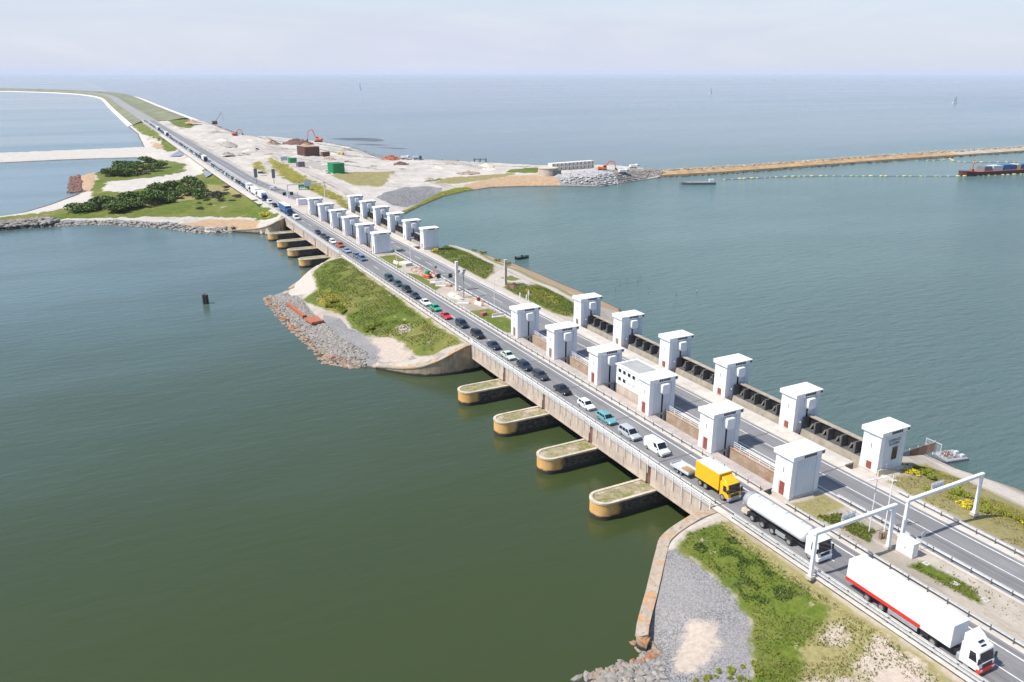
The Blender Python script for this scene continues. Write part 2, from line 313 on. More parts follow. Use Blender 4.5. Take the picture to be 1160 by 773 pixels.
# ------------------------------------------------------------------ mesh builder
class MB:
    def __init__(s): s.v = []; s.f = []; s.m = []; s.mats = []; s.cur = 0
    def use(s, mat):
        if mat not in s.mats: s.mats.append(mat)
        s.cur = s.mats.index(mat); return s
    def add(s, vs, fs):
        o = len(s.v); s.v += [tuple(p) for p in vs]
        for f in fs: s.f.append(tuple(i+o for i in f)); s.m.append(s.cur)
        return s
    def box(s, x0, x1, y0, y1, z0, z1):
        return s.add([(x0,y0,z0),(x1,y0,z0),(x1,y1,z0),(x0,y1,z0),(x0,y0,z1),(x1,y0,z1),(x1,y1,z1),(x0,y1,z1)],
                     [(3,2,1,0),(4,5,6,7),(0,1,5,4),(1,2,6,5),(2,3,7,6),(3,0,4,7)])
    def prism(s, poly, z0, z1):
        a = sum(poly[i-1][0]*poly[i][1]-poly[i][0]*poly[i-1][1] for i in range(len(poly)))
        if a < 0: poly = poly[::-1]
        n = len(poly)
        return s.add([(x,y,z0) for x,y in poly]+[(x,y,z1) for x,y in poly],
                     [tuple(range(n))[::-1], tuple(range(n,2*n))]+[(i,(i+1)%n,n+(i+1)%n,n+i) for i in range(n)])
    def prismx(s, poly, x0, x1):     # poly in (y,z)
        n = len(poly)
        a = sum(poly[i-1][0]*poly[i][1]-poly[i][0]*poly[i-1][1] for i in range(n))
        if a < 0: poly = poly[::-1]
        return s.add([(x0,y,z) for y,z in poly]+[(x1,y,z) for y,z in poly],
                     [tuple(range(n))[::-1], tuple(range(n,2*n))]+[(i,(i+1)%n,n+(i+1)%n,n+i) for i in range(n)])
    def prismy(s, poly, y0, y1):     # poly in (x,z)
        n = len(poly)
        a = sum(poly[i-1][0]*poly[i][1]-poly[i][0]*poly[i-1][1] for i in range(n))
        if a > 0: poly = poly[::-1]
        return s.add([(x,y0,z) for x,z in poly]+[(x,y1,z) for x,z in poly],
                     [tuple(range(n))[::-1], tuple(range(n,2*n))]+[(i,(i+1)%n,n+(i+1)%n,n+i) for i in range(n)])
    def loft(s, rings, cap=True):
        n = len(rings[0]); o = []
        vs = [p for r in rings for p in r]; fs = []
        for k in range(len(rings)-1):
            for i in range(n):
                j = (i+1) % n; fs.append((k*n+i, k*n+j, (k+1)*n+j, (k+1)*n+i))
        if cap: fs += [tuple(range(n))[::-1], tuple(range((len(rings)-1)*n, len(rings)*n))]
        return s.add(vs, fs)
    def tube(s, p0, p1, r, n=8, r2=None):
        p0 = Vector(p0); p1 = Vector(p1); d = (p1-p0).normalized()
        a = d.orthogonal().normalized(); b = d.cross(a)
        r2 = r if r2 is None else r2
        return s.loft([[p0+(a*math.cos(t)+b*math.sin(t))*r for t in [2*math.pi*i/n for i in range(n)]],
                       [p1+(a*math.cos(t)+b*math.sin(t))*r2 for t in [2*math.pi*i/n for i in range(n)]]])
    def bar(s, p0, p1, wd, h):       # rectangular bar
        p0 = Vector(p0); p1 = Vector(p1); d = (p1-p0).normalized()
        u = Vector((0,0,1)) if abs(d.z) < .95 else Vector((0,1,0))
        a = d.cross(u).normalized()*wd/2; b = a.cross(d).normalized()*h/2
        return s.loft([[p-a-b, p+a-b, p+a+b, p-a+b] for p in (p0, p1)])
    def quad(s, *ps): return s.add(ps, [tuple(range(len(ps)))])
    def build(s, name, mat=None, parent=None, world=False, smooth=0, bevel=0., seg=1):
        me = bpy.data.meshes.new(name); me.from_pydata(s.v, [], s.f)
        mats = s.mats if s.mats else [mat]
        for mm in mats: me.materials.append(MT[mm] if isinstance(mm, str) else mm)
        if len(mats) > 1: me.polygons.foreach_set('material_index', s.m)
        if bevel:
            bm = bmesh.new(); bm.from_mesh(me); bmesh.ops.remove_doubles(bm, verts=bm.verts, dist=1e-4)
            es = [e for e in bm.edges if len(e.link_faces) == 2 and e.calc_face_angle(0) > R(35)]
            bmesh.ops.bevel(bm, geom=es, offset=bevel, segments=seg, affect='EDGES', profile=.5, clamp_overlap=True)
            bmesh.ops.recalc_face_normals(bm, faces=bm.faces); bm.to_mesh(me); bm.free()
        if smooth:
            me.polygons.foreach_set('use_smooth', [True]*len(me.polygons)); me.set_sharp_from_angle(angle=R(smooth))
        me.update()
        o = bpy.data.objects.new(name, me); COL.objects.link(o)
        if parent:
            o.parent = parent
            if world: o.location = -Vector(parent.location)
        return o
def thing(name, label, cat, loc=(0,0,0), rz=0, group=None):
    o = bpy.data.objects.new(name, None); COL.objects.link(o); o.location = loc; o.rotation_euler = (0,0,rz)
    o.empty_display_size = .3; o['label'] = label; o['category'] = cat
    if group: o['group'] = group
    return o
def tag(o, label, cat, group=None, kind=None):
    o['label'] = label; o['category'] = cat
    if group: o['group'] = group
    if kind: o['kind'] = kind
    return o
def struct(o): o['kind'] = 'structure'; return o
def stuff(o, label, cat): o['kind'] = 'stuff'; o['label'] = label; o['category'] = cat; return o
def dup(root, loc=None, rz=None, label=None):
    r = root.copy(); COL.objects.link(r)
    if loc is not None: r.location = loc
    if rz is not None: r.rotation_euler = (0,0,rz)
    if label: r['label'] = label
    for ch in list(root.children):
        c = ch.copy(); COL.objects.link(c); c.parent = r
        for g in ch.children:
            d = g.copy(); COL.objects.link(d); d.parent = c
    return r
def joff(root):
    o = root
    return o

# ------------------------------------------------------------------ terrain
def sdist(px, py, poly, slopes=None):
    """signed distance (inside positive); with slopes: min over edges of d*slope"""
    n = len(poly); best = np.full(px.shape, 1e9); ins = np.zeros(px.shape, bool); hs = np.full(px.shape, 1e9)
    for i in range(n):
        x0, y0 = poly[i][:2]; x1, y1 = poly[(i+1) % n][:2]
        dx, dy = x1-x0, y1-y0; l2 = dx*dx+dy*dy+1e-9
        t = np.clip(((px-x0)*dx+(py-y0)*dy)/l2, 0, 1)
        d = np.hypot(px-x0-t*dx, py-y0-t*dy); best = np.minimum(best, d)
        if slopes is not None: hs = np.minimum(hs, d*slopes[i])
        c = ((y0 > py) != (y1 > py)); 
        with np.errstate(divide='ignore', invalid='ignore'):
            xi = (x1-x0)*(py-y0)/(y1-y0+1e-12)+x0
        ins ^= c & (px < xi)
    return (np.where(ins, best, -best), hs) if slopes is not None else np.where(ins, best, -best)
def rbf(pts):
    P = np.array(pts, float); n = len(P)
    D = np.hypot(P[:,None,0]-P[None,:,0], P[:,None,1]-P[None,:,1])
    A = np.zeros((n+1, n+1)); A[:n,:n] = -D; A[:n,n] = 1; A[n,:n] = 1
    w_ = np.linalg.solve(A+np.eye(n+1)*1e-9, np.append(P[:,2], 0))
    def f(x, y):
        z = np.full(x.shape, w_[n])
        for i in range(n): z = z-w_[i]*np.hypot(x-P[i,0], y-P[i,1])
        return z
    return f
LAYERS = ('gravel', 'pave', 'ochre', 'grass', 'dry', 'bloom', 'sand', 'algae')
TERR = {}
def terrain(name, outline, bounds, res, top, masks, mat, corr=None, rough=.0, defslope=.35):
    x0, x1, y0, y1 = bounds
    gx = np.arange(x0, x1+res*.5, res); gy = np.arange(y0, y1+res*.5, res)
    X, Y = np.meshgrid(gx, gy)
    jx = nrg.uniform(-.2, .2, X.shape)*res; X = X+jx
    poly = [p[:2] for p in outline]; sl = [p[2] if len(p) > 2 else defslope for p in outline]
    sd, hs = sdist(X, Y, poly, sl)
    z = top(X, Y)
    if rough:
        nn = np.array([mnoise.noise(Vector((a*.22, b*.22, 3.1)))+.5*mnoise.noise(Vector((a*.6, b*.6, 9.1))) for a, b in zip(X.ravel(), Y.ravel())]).reshape(X.shape)
        z = z+nn*rough
    if corr:
        for xa, xb, ya, yb, zc, s_ in corr:
            d = np.hypot(np.maximum(np.maximum(xa-X, X-xb), 0), np.maximum(np.maximum(ya-Y, Y-yb), 0))
            z = np.maximum(z, zc-d*s_)
            z = np.where(d < .01, np.minimum(z, zc), z)
    z = np.where(sd > 0, np.minimum(z, hs-.25), np.maximum(-2.5, sd*.8-.25))
    for i in range(len(poly)):
        if sl[i] >= 10:
            a, b = poly[i], poly[(i+1) % len(poly)]; ex, ey = b[0]-a[0], b[1]-a[1]; l2 = ex*ex+ey*ey
            t = np.clip(((X-a[0])*ex+(Y-a[1])*ey)/l2, 0, 1); dd = np.hypot(X-a[0]-t*ex, Y-a[1]-t*ey)
            z = np.where((dd < min(.62, 2)) | ((sd <= 0) & (dd < 2.2*res+.6)), -2.5, z)
    ny, nx = X.shape
    keep = (z > -1.6)
    idx = np.arange(ny*nx).reshape(ny, nx)
    q = np.stack([idx[:-1,:-1], idx[:-1,1:], idx[1:,1:], idx[1:,:-1]], -1)
    kq = keep[:-1,:-1] | keep[:-1,1:] | keep[1:,1:] | keep[1:,:-1]
    q = q[kq]
    used = np.unique(q); remap = -np.ones(ny*nx, int); remap[used] = np.arange(len(used))
    V = np.stack([X.ravel()[used], Y.ravel()[used], z.ravel()[used]], -1)
    me = bpy.data.meshes.new(name); me.from_pydata(V.tolist(), [], remap[q].tolist())
    for l in LAYERS:
        a = np.full(X.shape, -30.)
        for pl in masks.get(l, []): a = np.maximum(a, sdist(X, Y, pl))
        at = me.attributes.new(l, 'FLOAT', 'POINT'); at.data.foreach_set('value', np.clip(a, -30, 30).ravel()[used].astype(np.float32))
    me.materials.append(MT[mat]); me.polygons.foreach_set('use_smooth', [True]*len(me.polygons)); me.update()
    o = bpy.data.objects.new(name, me); COL.objects.link(o); struct(o)
    def H(x, y):
        i = int(round((x-x0)/res)); j = int(round((y-y0)/res))
        return float(z[min(max(j,0),ny-1), min(max(i,0),nx-1)])
    TERR[name] = H
    return o, H
# ------------------------------------------------------------------ water and land
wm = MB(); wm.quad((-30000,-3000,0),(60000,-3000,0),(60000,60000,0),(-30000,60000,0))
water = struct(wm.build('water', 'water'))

near_out = [(108,75.5,20),(72.5,75.5,20),(68.8,75.6,20),(62.5,74.3,20),(59.4,71.8,20),(55.2,68,20),(50.3,63.2,3),(50.6,61.4,.5),(41.3,61.4,.5),
            (36,57,.5),(33,48,.45),(31,20,.4),(31,-40,1),(129.7,-40,.4),(129.7,64.4,.45),(127.2,74,.5),(127.2,79,3),(123,80,3),(112,78.5,20)]
near_ctl = [(72.2,72.7,6.3),(62.6,71.3,5),(63.1,67.2,4.5),(63.4,62.3,4),(62.7,58.3,3.6),(61.6,56.3,3.4),(55.4,49.7,3),(56,60,2.9),(57,57,3),(51.8,55.2,2.2),
            (50,58,1.8),(52,64,1.7),(57,69.5,3.5),(60,72,4.8),(65,74,5.6),(45,57,1.5),(42,50,1.6),(72.2,60,6.2),(72.2,45,6.2),(72.2,20,6.2),(68,55,5),(66,45,4.6),
            (60,35,3.6),(50,30,2.6),(40,20,2),(72.2,-30,6.2),(40,-30,2),(101,70,6.35),(101,50,6.35),(101,20,6.35),(101,-30,6.35),(105,60,6.0),(106,74,6.2),(112,62,4.3),(118,58,3),(118,72,3.1),
            (123.5,65,2.6),(123.5,40,2.6),(118,40,3),(112,40,4.3),(105,40,6),(123.5,0,2.6),(112,0,4.3),(118,-30,3),(86,60,6.4),(86,30,6.4),(86,0,6.4)]
near_bank, H_near = terrain('near_bank', near_out, (28,132,-40,82), .5, rbf(near_ctl),
    {'gravel': [[(59.5,72.2),(62.6,71.3),(63.1,67.2),(63.4,62.3),(62.7,58.3),(61.6,56.3),(55.4,49.7),(50,45),(44,50),(47,57.5),(50,62.5),(55.2,68)]],
     'pave': [[(68.8,76),(73,76),(72.6,73.6),(66.5,73.4),(62.8,71.6),(60.2,72.3),(62.5,74.5)], [(119.2,81),(124.6,79),(124.4,-40),(119.2,-40),(119,60)], [(98.9,76),(103,76),(103,70),(100.6,64),(98.9,58)]],
     'ochre': [[(125.5,78),(129.7,64),(129.7,-40),(126.5,-40)]],
     'grass': [[(71.2,72.4),(65.5,73.2),(62.6,71.3),(63.1,67.2),(63.4,62.3),(62.7,58.3),(61.6,56.3),(55.4,49.7),(49,42),(45,20),(45,-40),(70.6,-40),(70.8,60)],
               [(83.4,67),(87,66),(87.6,60.5),(84.4,59)], [(84.5,53),(87,52.5),(87.4,46),(85,43)]],
     'dry': [[(101,69),(117,72),(118.5,60),(118.5,-40),(100.6,-40)], [(82.2,71),(89.5,71),(89.5,67),(83,66)], [(70.2,72),(71.9,72),(71.9,-40),(70,-40)], [(63,50),(71.5,53),(71.5,20),(55,20),(57,44)]],
     'bloom': [[(108,62),(116,61),(117,40),(114,-20),(107,20)], [(111,74),(117,73.5),(117,67),(111,68.5)]],
     'sand': [[(56.1,60.8),(58.2,58.6),(57.2,56.3),(54,55.3),(51.2,54.6),(49.6,55.6),(52.5,58.6)], [(66,50.3),(68.6,51),(68.5,48.3),(66.6,47.4)], [(65.5,45.5),(71,46.5),(71,39),(64,37)], [(58,47),(64,45),(66,36),(57,34)]]},
    'ground', [(72.4,98.9,-40,76,6.42,3)], rough=.07)

isl_out = [(73,157.5,20),(70.7,157.2,20),(67.9,156.8,20),(61.3,158.4,20),(57,162,12),(52.6,168.1,1),(50,172,.6),(43.7,178.9,.6),(43.2,201,.6),(42.2,224.5,.6),(42.9,243.7,.7),
           (47,246.5,1),(50.5,248,15),(60.2,257.8,20),(69.5,264.5,20),(108,264.5,20),(116,272,3),(124,275,.5),(129,269,.4),(132.4,245.7,.35),(132.8,233,.35),(132.7,215.7,.35),
           (133.1,194.8,.35),(132.6,183.2,.4),(127,172,.5),(118,163,2),(108,157.5,20)]
isl_ctl = [(69.6,262.5,6),(59.6,252.6,4.5),(55.8,232.3,4),(48.7,226.3,2.4),(53,217.2,2.2),(55.9,206.8,2.3),(53.4,195,2.1),(55,183.6,2.1),(60.7,181.3,3),(61.1,166.5,2.3),
           (63.3,161.8,3.6),(67.6,163.7,4.4),(71.3,160.8,6),(72.2,165,6.2),(72.2,250,6.2),(72.2,210,6.2),(64,200,4.4),(63,225,4.4),(62,240,4.6),(66,172,4.5),(52,246,1.2),(49,238,1.2),(46,225,1.2),(46,200,1.2),(46,185,1.1),(51,169,.7),
           (101.5,200,6.35),(101.5,250,6.35),(101.5,165,6.3),(108,235,5.6),(115,240,4.6),(117,220,4.5),(119,200,4.5),(121.9,225,3.9),(121.9,250,3.9),(121.9,198,3.9),(127,225,2),(127,200,2),
           (127,245,2),(118,260,4.5),(110,255,5.5),(116,180,4.7),(108,175,5.8),(125,180,2.2),(86,210,6.4),(86,180,6.4),(86,240,6.4)]
island, H_isl = terrain('island', isl_out, (40,136,155,277), .7, rbf(isl_ctl),
    {'grass': [[(71.8,262),(66,260),(59.6,252.6),(55.8,232.3),(49.5,227.3),(53,217.2),(55.9,206.8),(55,195),(56.5,183.6),(60.2,180),(61.6,166.5),(63.3,161.8),(67.6,162.5),(71.8,159.8)],
               [(102.1,257),(108,267),(114.5,270.7),(116,255),(116,234.2),(109.6,221.6),(101.9,211.9)], [(102,199.5),(107,207.5),(110.8,200.1),(115.4,204.5),(115.6,187.7),(112,172),(104.1,166),(101.6,170.5)],
               [(82.4,256),(89,256),(89.2,243),(83,236)], [(82.6,230),(85.5,226),(86,208),(82.6,205)], [(82.6,182),(88.5,182),(89,162),(82.6,161)], [(107,213),(113,216),(114,211),(109,208)]],
     'pave': [[(59.1,255),(50.2,247),(48.6,239.6),(52.7,231),(56.5,236)], [(116,275),(116.2,235),(115.8,188),(118,175),(119.6,177),(118,190),(118.6,235),(118.4,275)], [(98.9,264),(102.2,262),(101.2,210),(101.2,158),(98.9,158)],
              [(102,211),(110,221),(114.5,226),(115.5,208),(110,201),(102,199)]],
     'gravel': [[(54.8,205),(51.8,212),(50,205),(51,190),(52,176),(54,168),(61.1,164),(61.5,178),(59.6,183.2),(54,195)], [(47,246),(50,240),(50,215),(50.5,185),(54,170),(50,170),(43,180),(42,244)]],
     'sand': [[(56,186),(61,182),(61.5,168),(59,164),(54.5,169),(56,178)], [(64,187),(67,185),(66,180),(63.5,181)], [(83.5,203),(87.5,203),(88.3,192),(84.5,192)], [(87.8,193.5),(91,191),(90,186),(87,187)]],
     'ochre': [[(119.5,262),(121.9,251.7),(122.6,225.9),(121.9,198.1),(120.5,180),(133,180),(134,250),(128,272)], [(86,192),(91,191.5),(91,184),(86.5,185)]],
     'dry': [[(118.8,272),(121,251.7),(121.4,225.9),(121,198.1),(120,180),(118.2,192),(118.7,235)]],
     'bloom': [[(106,196),(112,198),(114,189),(108,178),(105,186)], [(55,232),(60,225),(60,212),(56,212),(53,220)], [(103,257),(105,260),(105.5,256),(103.5,254)]]},
    'ground', [(72.4,98.9,157.5,264.5,6.42,3)], rough=.09)

head_out = [(73,353,20),(70.5,346.5,20),(63.5,347,20),(52,359.6,3),(39.8,363.8,.5),(27,382,.45),(13.8,396,.45),(0,408.7,.4),(-18,413,.4),(-38,414,.4),(-85,417,.4),(-85,447,.15),
            (-41.4,457.2,.12),(-34,462,.12),(-23,485,.12),(-11,518,.15),(-6,531,.3),(-8,562,.3),(-8.7,608,.3),(-2.8,621,.3),(3,624,.2),(11,649,.2),(30,679,.2),(42,717,.2),(36,728,.2),(1,735,.2),(-24,736,.2),(-60,733,.2),(-120,732,.2),
            (-120,815,.3),(-65,815,.3),(0,816,.3),(47,812,.3),(52.7,977,.3),(54.5,1021,.3),(53,1185,1),(152,1185,.5),(157,1133,.4),(157,1016,.4),(154,900,.3),(167.5,874,.3),(192,861,.2),(216,798,.2),(220,750,.2),
            (220,709,.2),(213,640,.2),(213,612,.2),(230,604,.2),(247,591,.2),(266,566,.2),(284,542,.2),(300,520,.2),(345,500,.3),(352,470,.35),(352,432,.35),(318,420,.55),(273.5,406,.6),(254.5,420.8,.5),(236.5,428,.3),(215.7,434,.3),
            (194,426,.3),(174.7,413,.22),(151,387,.22),(135,367.5,.3),(118,357,.8),(107,353,20)]
head_ctl = [(72,356,6.2),(60,356,2.2),(50,368,1.5),(55,385,2),(46,394,1.6),(32,404,1.6),(14,412,1.6),(-15,425,1.5),(-40,432,1.3),(-70,432,1.3),(-20,450,1.4),(0,450,2.5),(20,450,2.8),(45,450,3),(60,440,4),(60,420,4),(40,480,3),(10,500,2.4),(35,540,2.4),(60,560,2.8),
            (62,590,2.6),(20,590,2.8),(35,640,3),(5,560,2),(-3,590,1.6),(60,640,3.4),(50,700,2.4),(0,775,1.8),(-60,775,1.8),(-110,775,1.8),(40,770,2),(62,760,4),(60,900,3),(60,1000,3),(60,1150,3),
            (105,380,6.3),(105,430,6.2),(112,480,6.2),(120,560,6),(100,560,6.3),(130,640,5.8),(140,740,5.4),(120,760,6.3),(115,900,7),(128,1000,8.5),(128,1150,9),(145,1000,4.5),(145,1150,4.5),(140,860,5),
            (150,640,4.4),(180,700,3.4),(205,760,2.6),(190,800,2.8),(160,560,4.6),(200,600,2.4),(155,500,4.8),(175,505,4.2),(158,462,3.6),(148,440,4.6),(135,410,4.6),(135,392,3),(150,420,3.8),(172,440,3),(180,470,3.2),(200,450,2.2),(230,470,2.6),(260,470,2.6),(240,520,2.8),
            (220,560,2.4),(270,530,2),(300,490,2.2),(330,480,2.2),(272,428,5.2),(283,436,5.4),(262,436,3.4),(305,438,4.6),(325,442,3.6),(300,455,3.2),(290,470,2.6),(122,370,4),(115,362,5.4),(165,415,1.4),(200,438,1.2)]
headland, H_head = terrain('headland', head_out, (-126,354,344,1186), 2.0, rbf(head_ctl),
    {'grass': [[(71,356),(64,366),(58,383),(46,395),(32,404),(14,411),(-10,420),(-86,428),(-86,446),(-40,449),(-15,461),(-2,480),(-2,520),(3,560),(4,614),(14,650),(30,675),(44,690),(60,640),(66,600),(70,560),(70,420)],
               [(60,733),(69,734),(71,900),(71,1190),(56,1190),(58,1000),(66,860),(60,760)], [(101,1190),(101,1010),(108,985),(120,1030),(128,1190)], [(160,505),(178,507),(172,492),(160,498)], [(246,480),(262,497),(283,497),(265,465)], [(180,458),(190,466),(200,470),(196,462)]],
     'sand': [[(5.4,512.7),(9.2,556.5),(39.6,562),(58,585),(60,613.4),(66,628),(71,624),(71,586),(63,554.6),(36,518.6),(15,495)], [(-86,434),(-41,441),(-20,450),(-1,465),(0,521),(-14,522),(-44,461),(-86,452)], [(-120,735),(40,729),(45,700),(60,728),(50,812),(-120,812)],
              [(52,812),(56,812),(58,980),(58,1190),(52,1190)], [(47,690),(60,640),(71,600),(71,640),(60,720)]],
     'ochre': [[(-9,606),(3,614),(3,560),(-2,518),(-8,531)], [(193,424),(198,441),(234,462),(262,458),(262,440),(254,420)], [(58,860),(68,760),(60,745),(52,800),(54,860)], [(30,384),(45,390),(58,378),(64,362),(60,352),(50,362)]],
     'pave': [[(64,360),(70,352),(62,349),(50,362),(40,368),(46,384)], [(81,354),(81,440),(87,505),(98,513),(100,480),(103,430),(104.5,362),(101,353)], [(131,545),(115,399),(121,404),(127,495),(135,560)]],
     'bloom': [[(98.8,579.7),(112,611.7),(98.5,513.4)], [(119.5,621.3),(122,602),(112.4,389),(105,362),(103.4,431),(100.5,487)]],
     'dry': [[(147,508),(160,508),(177,506),(156,460),(146,436),(132,440),(132,495)], [(20,440),(60,450),(70,440),(70,480),(50,520),(30,500)], [(184,452),(200,470),(250,475),(246,466),(215,452),(196,447)]],
     'gravel': [[(150,880),(154,880),(187,650),(183,650)], [(140,722),(144,720),(206,602),(202,600)], [(128,640),(131,640),(175,520),(172,518)], [(190,760),(194,762),(214,650),(210,650)], [(205,560),(208,562),(290,500),(288,497)], [(130,401),(143,418),(160,437),(174,440),(182,434),(173,416),(140,382),(133,384)], [(254,420),(262,446),(318,452),(340,440),(318,420),(273,406)], [(-86,414),(-86,424),(-20,421),(10,408),(30,388),(42,372),(40,362)], [(56,800),(62,800),(60,745),(52,745)]],
     'algae': [[(132,371),(149,391),(172,419),(195,436),(201,429),(176,408),(154,382),(138,362)]]},
    'groundfar', [(71.3,88.5,352,1190,6.42,.55), (71.3,103.5,352,500,6.42,.6)], rough=.7)

# far dike beyond the construction area: one swept bank
cl = [(77,1170),(77,1400),(77.5,1800),(80,2200),(80,2450),(72,2650),(52,2850),(15,3080),(-60,3340),(-160,3560),(-300,3830),(-520,4230),(-1000,5100),(-2000,6900)]
def sweep(cl, off):
    out = []
    for i, (x, y) in enumerate(cl):
        a = cl[max(i-1, 0)]; b = cl[min(i+1, len(cl)-1)]; d = Vector((b[0]-a[0], b[1]-a[1])).normalized(); out.append((x+d.y*off, y-d.x*off))
    return out
def smooth_line(cl, n):
    out = []
    for i in range(len(cl)-1):
        p = [Vector((*cl[min(max(i+k, 0), len(cl)-1)], 0)) for k in (-1, 0, 1, 2)]
        for j in range(n):
            t = j/n; q = .5*((2*p[1])+(p[2]-p[0])*t+(2*p[0]-5*p[1]+4*p[2]-p[3])*t*t+(3*p[1]-p[0]-3*p[2]+p[3])*t**3); out.append((q.x, q.y))
    return out+[cl[-1]]
cls = smooth_line(cl, 8)
MT['dikegrass'] = M('dike_grass', (.165, .17, .095), .95, var=.3, scale=.03)
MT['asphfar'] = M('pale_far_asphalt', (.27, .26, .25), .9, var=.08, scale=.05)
prof = [(-25,-1,'blockw'),(-22,1.2,'blockw'),(-18,2,'dikegrass'),(-7,6.4,'dikegrass'),(-6,6.45,'asphfar'),(12,6.45,'asphfar'),(13,6.4,'dikegrass'),(25,6.6,'dikegrass'),(43,9,'dikegrass'),(50,9,'dikegrass'),(60,4.4,'blockw'),(70,3.4,'blockw'),(76,-1,'blockw')]
fd = MB(); rows = [sweep(cls, p[0]) for p in prof]
for k in range(len(prof)-1):
    fd.use(prof[k][2] if k != 5 else 'dikegrass')
    if k == 4: fd.use('asphfar')
    for i in range(len(cls)-1):
        fd.quad((*rows[k][i], prof[k][1]), (*rows[k+1][i], prof[k+1][1]), (*rows[k+1][i+1], prof[k+1][1]), (*rows[k][i+1], prof[k][1]))
struct(fd.build('far_dike'))
# breakwater
bw = [(330,444),(398,439),(470,440),(541,441.5),(640,440),(723,438.5),(850,440),(1000,446),(1300,470)]
bws = smooth_line(bw, 14); MT['bwrock'] = MT['rock']
MT['bworange'] = M('ochre_gravel_berm', (.37, .235, .11), .95, var=.3, scale=.2, bmp=.3)
MT['bwdark'] = M('wet_dark_stone', (.09, .075, .05), .9, var=.3, scale=.1)
MT['bwtan'] = M('tan_gravel', (.40, .34, .26), .95, var=.2, scale=.08)
bp_ = [(-20,-1,'bwdark'),(-13,1.1,'bworange'),(-6,1.9,'bworange'),(-1,2.3,'bwtan'),(5,2.3,'bwtan'),(15,-1,None)]
bm_ = MB(); rows = [sweep(bws, -p[0]) for p in bp_]
for k in range(5):
    bm_.use(bp_[k][2])
    for i in range(len(bws)-1):
        m_ = bp_[k][2]
        if m_ == 'bworange' and bws[i][0] > 640: bm_.use('bwtan')
        bm_.quad((*rows[k][i], bp_[k][1]), (*rows[k][i+1], bp_[k][1]), (*rows[k+1][i+1], bp_[k+1][1]), (*rows[k+1][i], bp_[k+1][1]))
struct(bm_.build('breakwater'))

# ------------------------------------------------------------------ roads
def sstep(a, b, x): t = min(1, max(0, (x-a)/(b-a))); return t*t*(3-2*t)
def r1x(y): return -1.5*sstep(340, 520, y)
def r2c(y): return 94-10.9*sstep(352, 500, y)
def strip(name, xl, xr, y0, y1, z, mat, step=20, parent=None):
    m = MB(); ys = [y0+(y1-y0)*i/max(1, math.ceil((y1-y0)/step)) for i in range(max(1, math.ceil((y1-y0)/step))+1)]
    for a, b in zip(ys[:-1], ys[1:]): m.quad((xl(a),a,z),(xr(a),a,z),(xr(b),b,z),(xl(b),b,z))
    return m.build(name, mat, parent)
K = lambda c: (lambda y: c)
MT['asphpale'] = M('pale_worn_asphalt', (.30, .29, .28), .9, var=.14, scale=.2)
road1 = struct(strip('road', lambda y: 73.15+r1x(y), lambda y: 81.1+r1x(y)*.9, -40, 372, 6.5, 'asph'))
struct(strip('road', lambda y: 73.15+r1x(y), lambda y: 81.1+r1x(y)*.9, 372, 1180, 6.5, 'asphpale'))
struct(strip('embankment', lambda y: 69.3+r1x(y), lambda y: 71.88+r1x(y), 392, 900, 6.44, 'pale'))
road2 = struct(strip('road', lambda y: r2c(y)-4.1+.6*sstep(352,500,y), lambda y: r2c(y)+3.9, -40, 1180, 6.5, 'asph'))
def marks(road, name, f, segs, wd=.15):
    m = MB()
    for a, b in segs:
        n = max(1, int((b-a)/20)); ys = [a+(b-a)*i/n for i in range(n+1)]
        for p, q in zip(ys[:-1], ys[1:]): m.quad((f(p)-wd/2,p,6.506),(f(p)+wd/2,p,6.506),(f(q)+wd/2,q,6.506),(f(q)-wd/2,q,6.506))
    o = m.build(name, 'mark', road); return o
marks(road1, 'edge_line', lambda y: 73.75+r1x(y), [(-40,1180)], .18); marks(road1, 'edge_line', lambda y: 80.0+r1x(y)*.95, [(-40,1180)], .2)
marks(road1, 'centre_line', lambda y: 76.85+r1x(y), [(y, y+4.5) for y in range(-38, 1170, 12)], .16)
marks(road2, 'edge_line', lambda y: r2c(y)-3.45, [(-40,1180)], .2); marks(road2, 'edge_line', lambda y: r2c(y)+3.2, [(-40,1180)], .2)
marks(road2, 'centre_line', lambda y: r2c(y), [(-40,158)]+[(y, y+6) for y in range(165, 1170, 10)], .16)
for y in [75.6,90.3,107.1,123.9,140.7,157.4,264.6,279.9,297.6,315.4,333.1,352.4]:
    for rd, a, b in ((road1, 73.2, 81.0), (road2, 90.0, 97.8)): m = MB(); m.quad((a,y-.11,6.512),(b,y-.11,6.512),(b,y+.11,6.512),(a,y+.11,6.512)); m.build('expansion_joint', 'post', rd)
# verges of sandy concrete along the asphalt
struct(strip('verge', lambda y: 71.9+r1x(y), lambda y: 73.17+r1x(y), -40, 1180, 6.47, 'pale'))
struct(strip('verge', K(81.08), K(81.95), -40, 352, 6.47, 'pale'))
struct(strip('verge', K(89.3), K(89.92), -40, 352, 6.47, 'pale'))
struct(strip('verge', K(97.88), K(99.2), -40, 352, 6.47, 'pale'))
# service track through the works
for nm, pl, zz in (('track', [(130.5,742),(124.2,600),(117.0,408),(122.0,403),(129.5,600),(137,745)], 0),):
    m = MB(); n = 30
    for i in range(n):
        a = i/n; b = (i+1)/n
        def P_(t): 
            y = 405+t*335; xl = np.interp(y, [408,600,742], [117,124.2,130.5]); return xl, xl+5.2, y
        l0, r0, y0 = P_(a); l1, r1, y1 = P_(b)
        z = lambda x, y: max(H_head(x, y), H_head(x+2, y), H_head(x-2, y))+.12
        m.quad((l0,y0,z(l0,y0)),(r0,y0,z(r0,y0)),(r1,y1,z(r1,y1)),(l1,y1,z(l1,y1)))
    struct(m.build(nm, 'pink'))

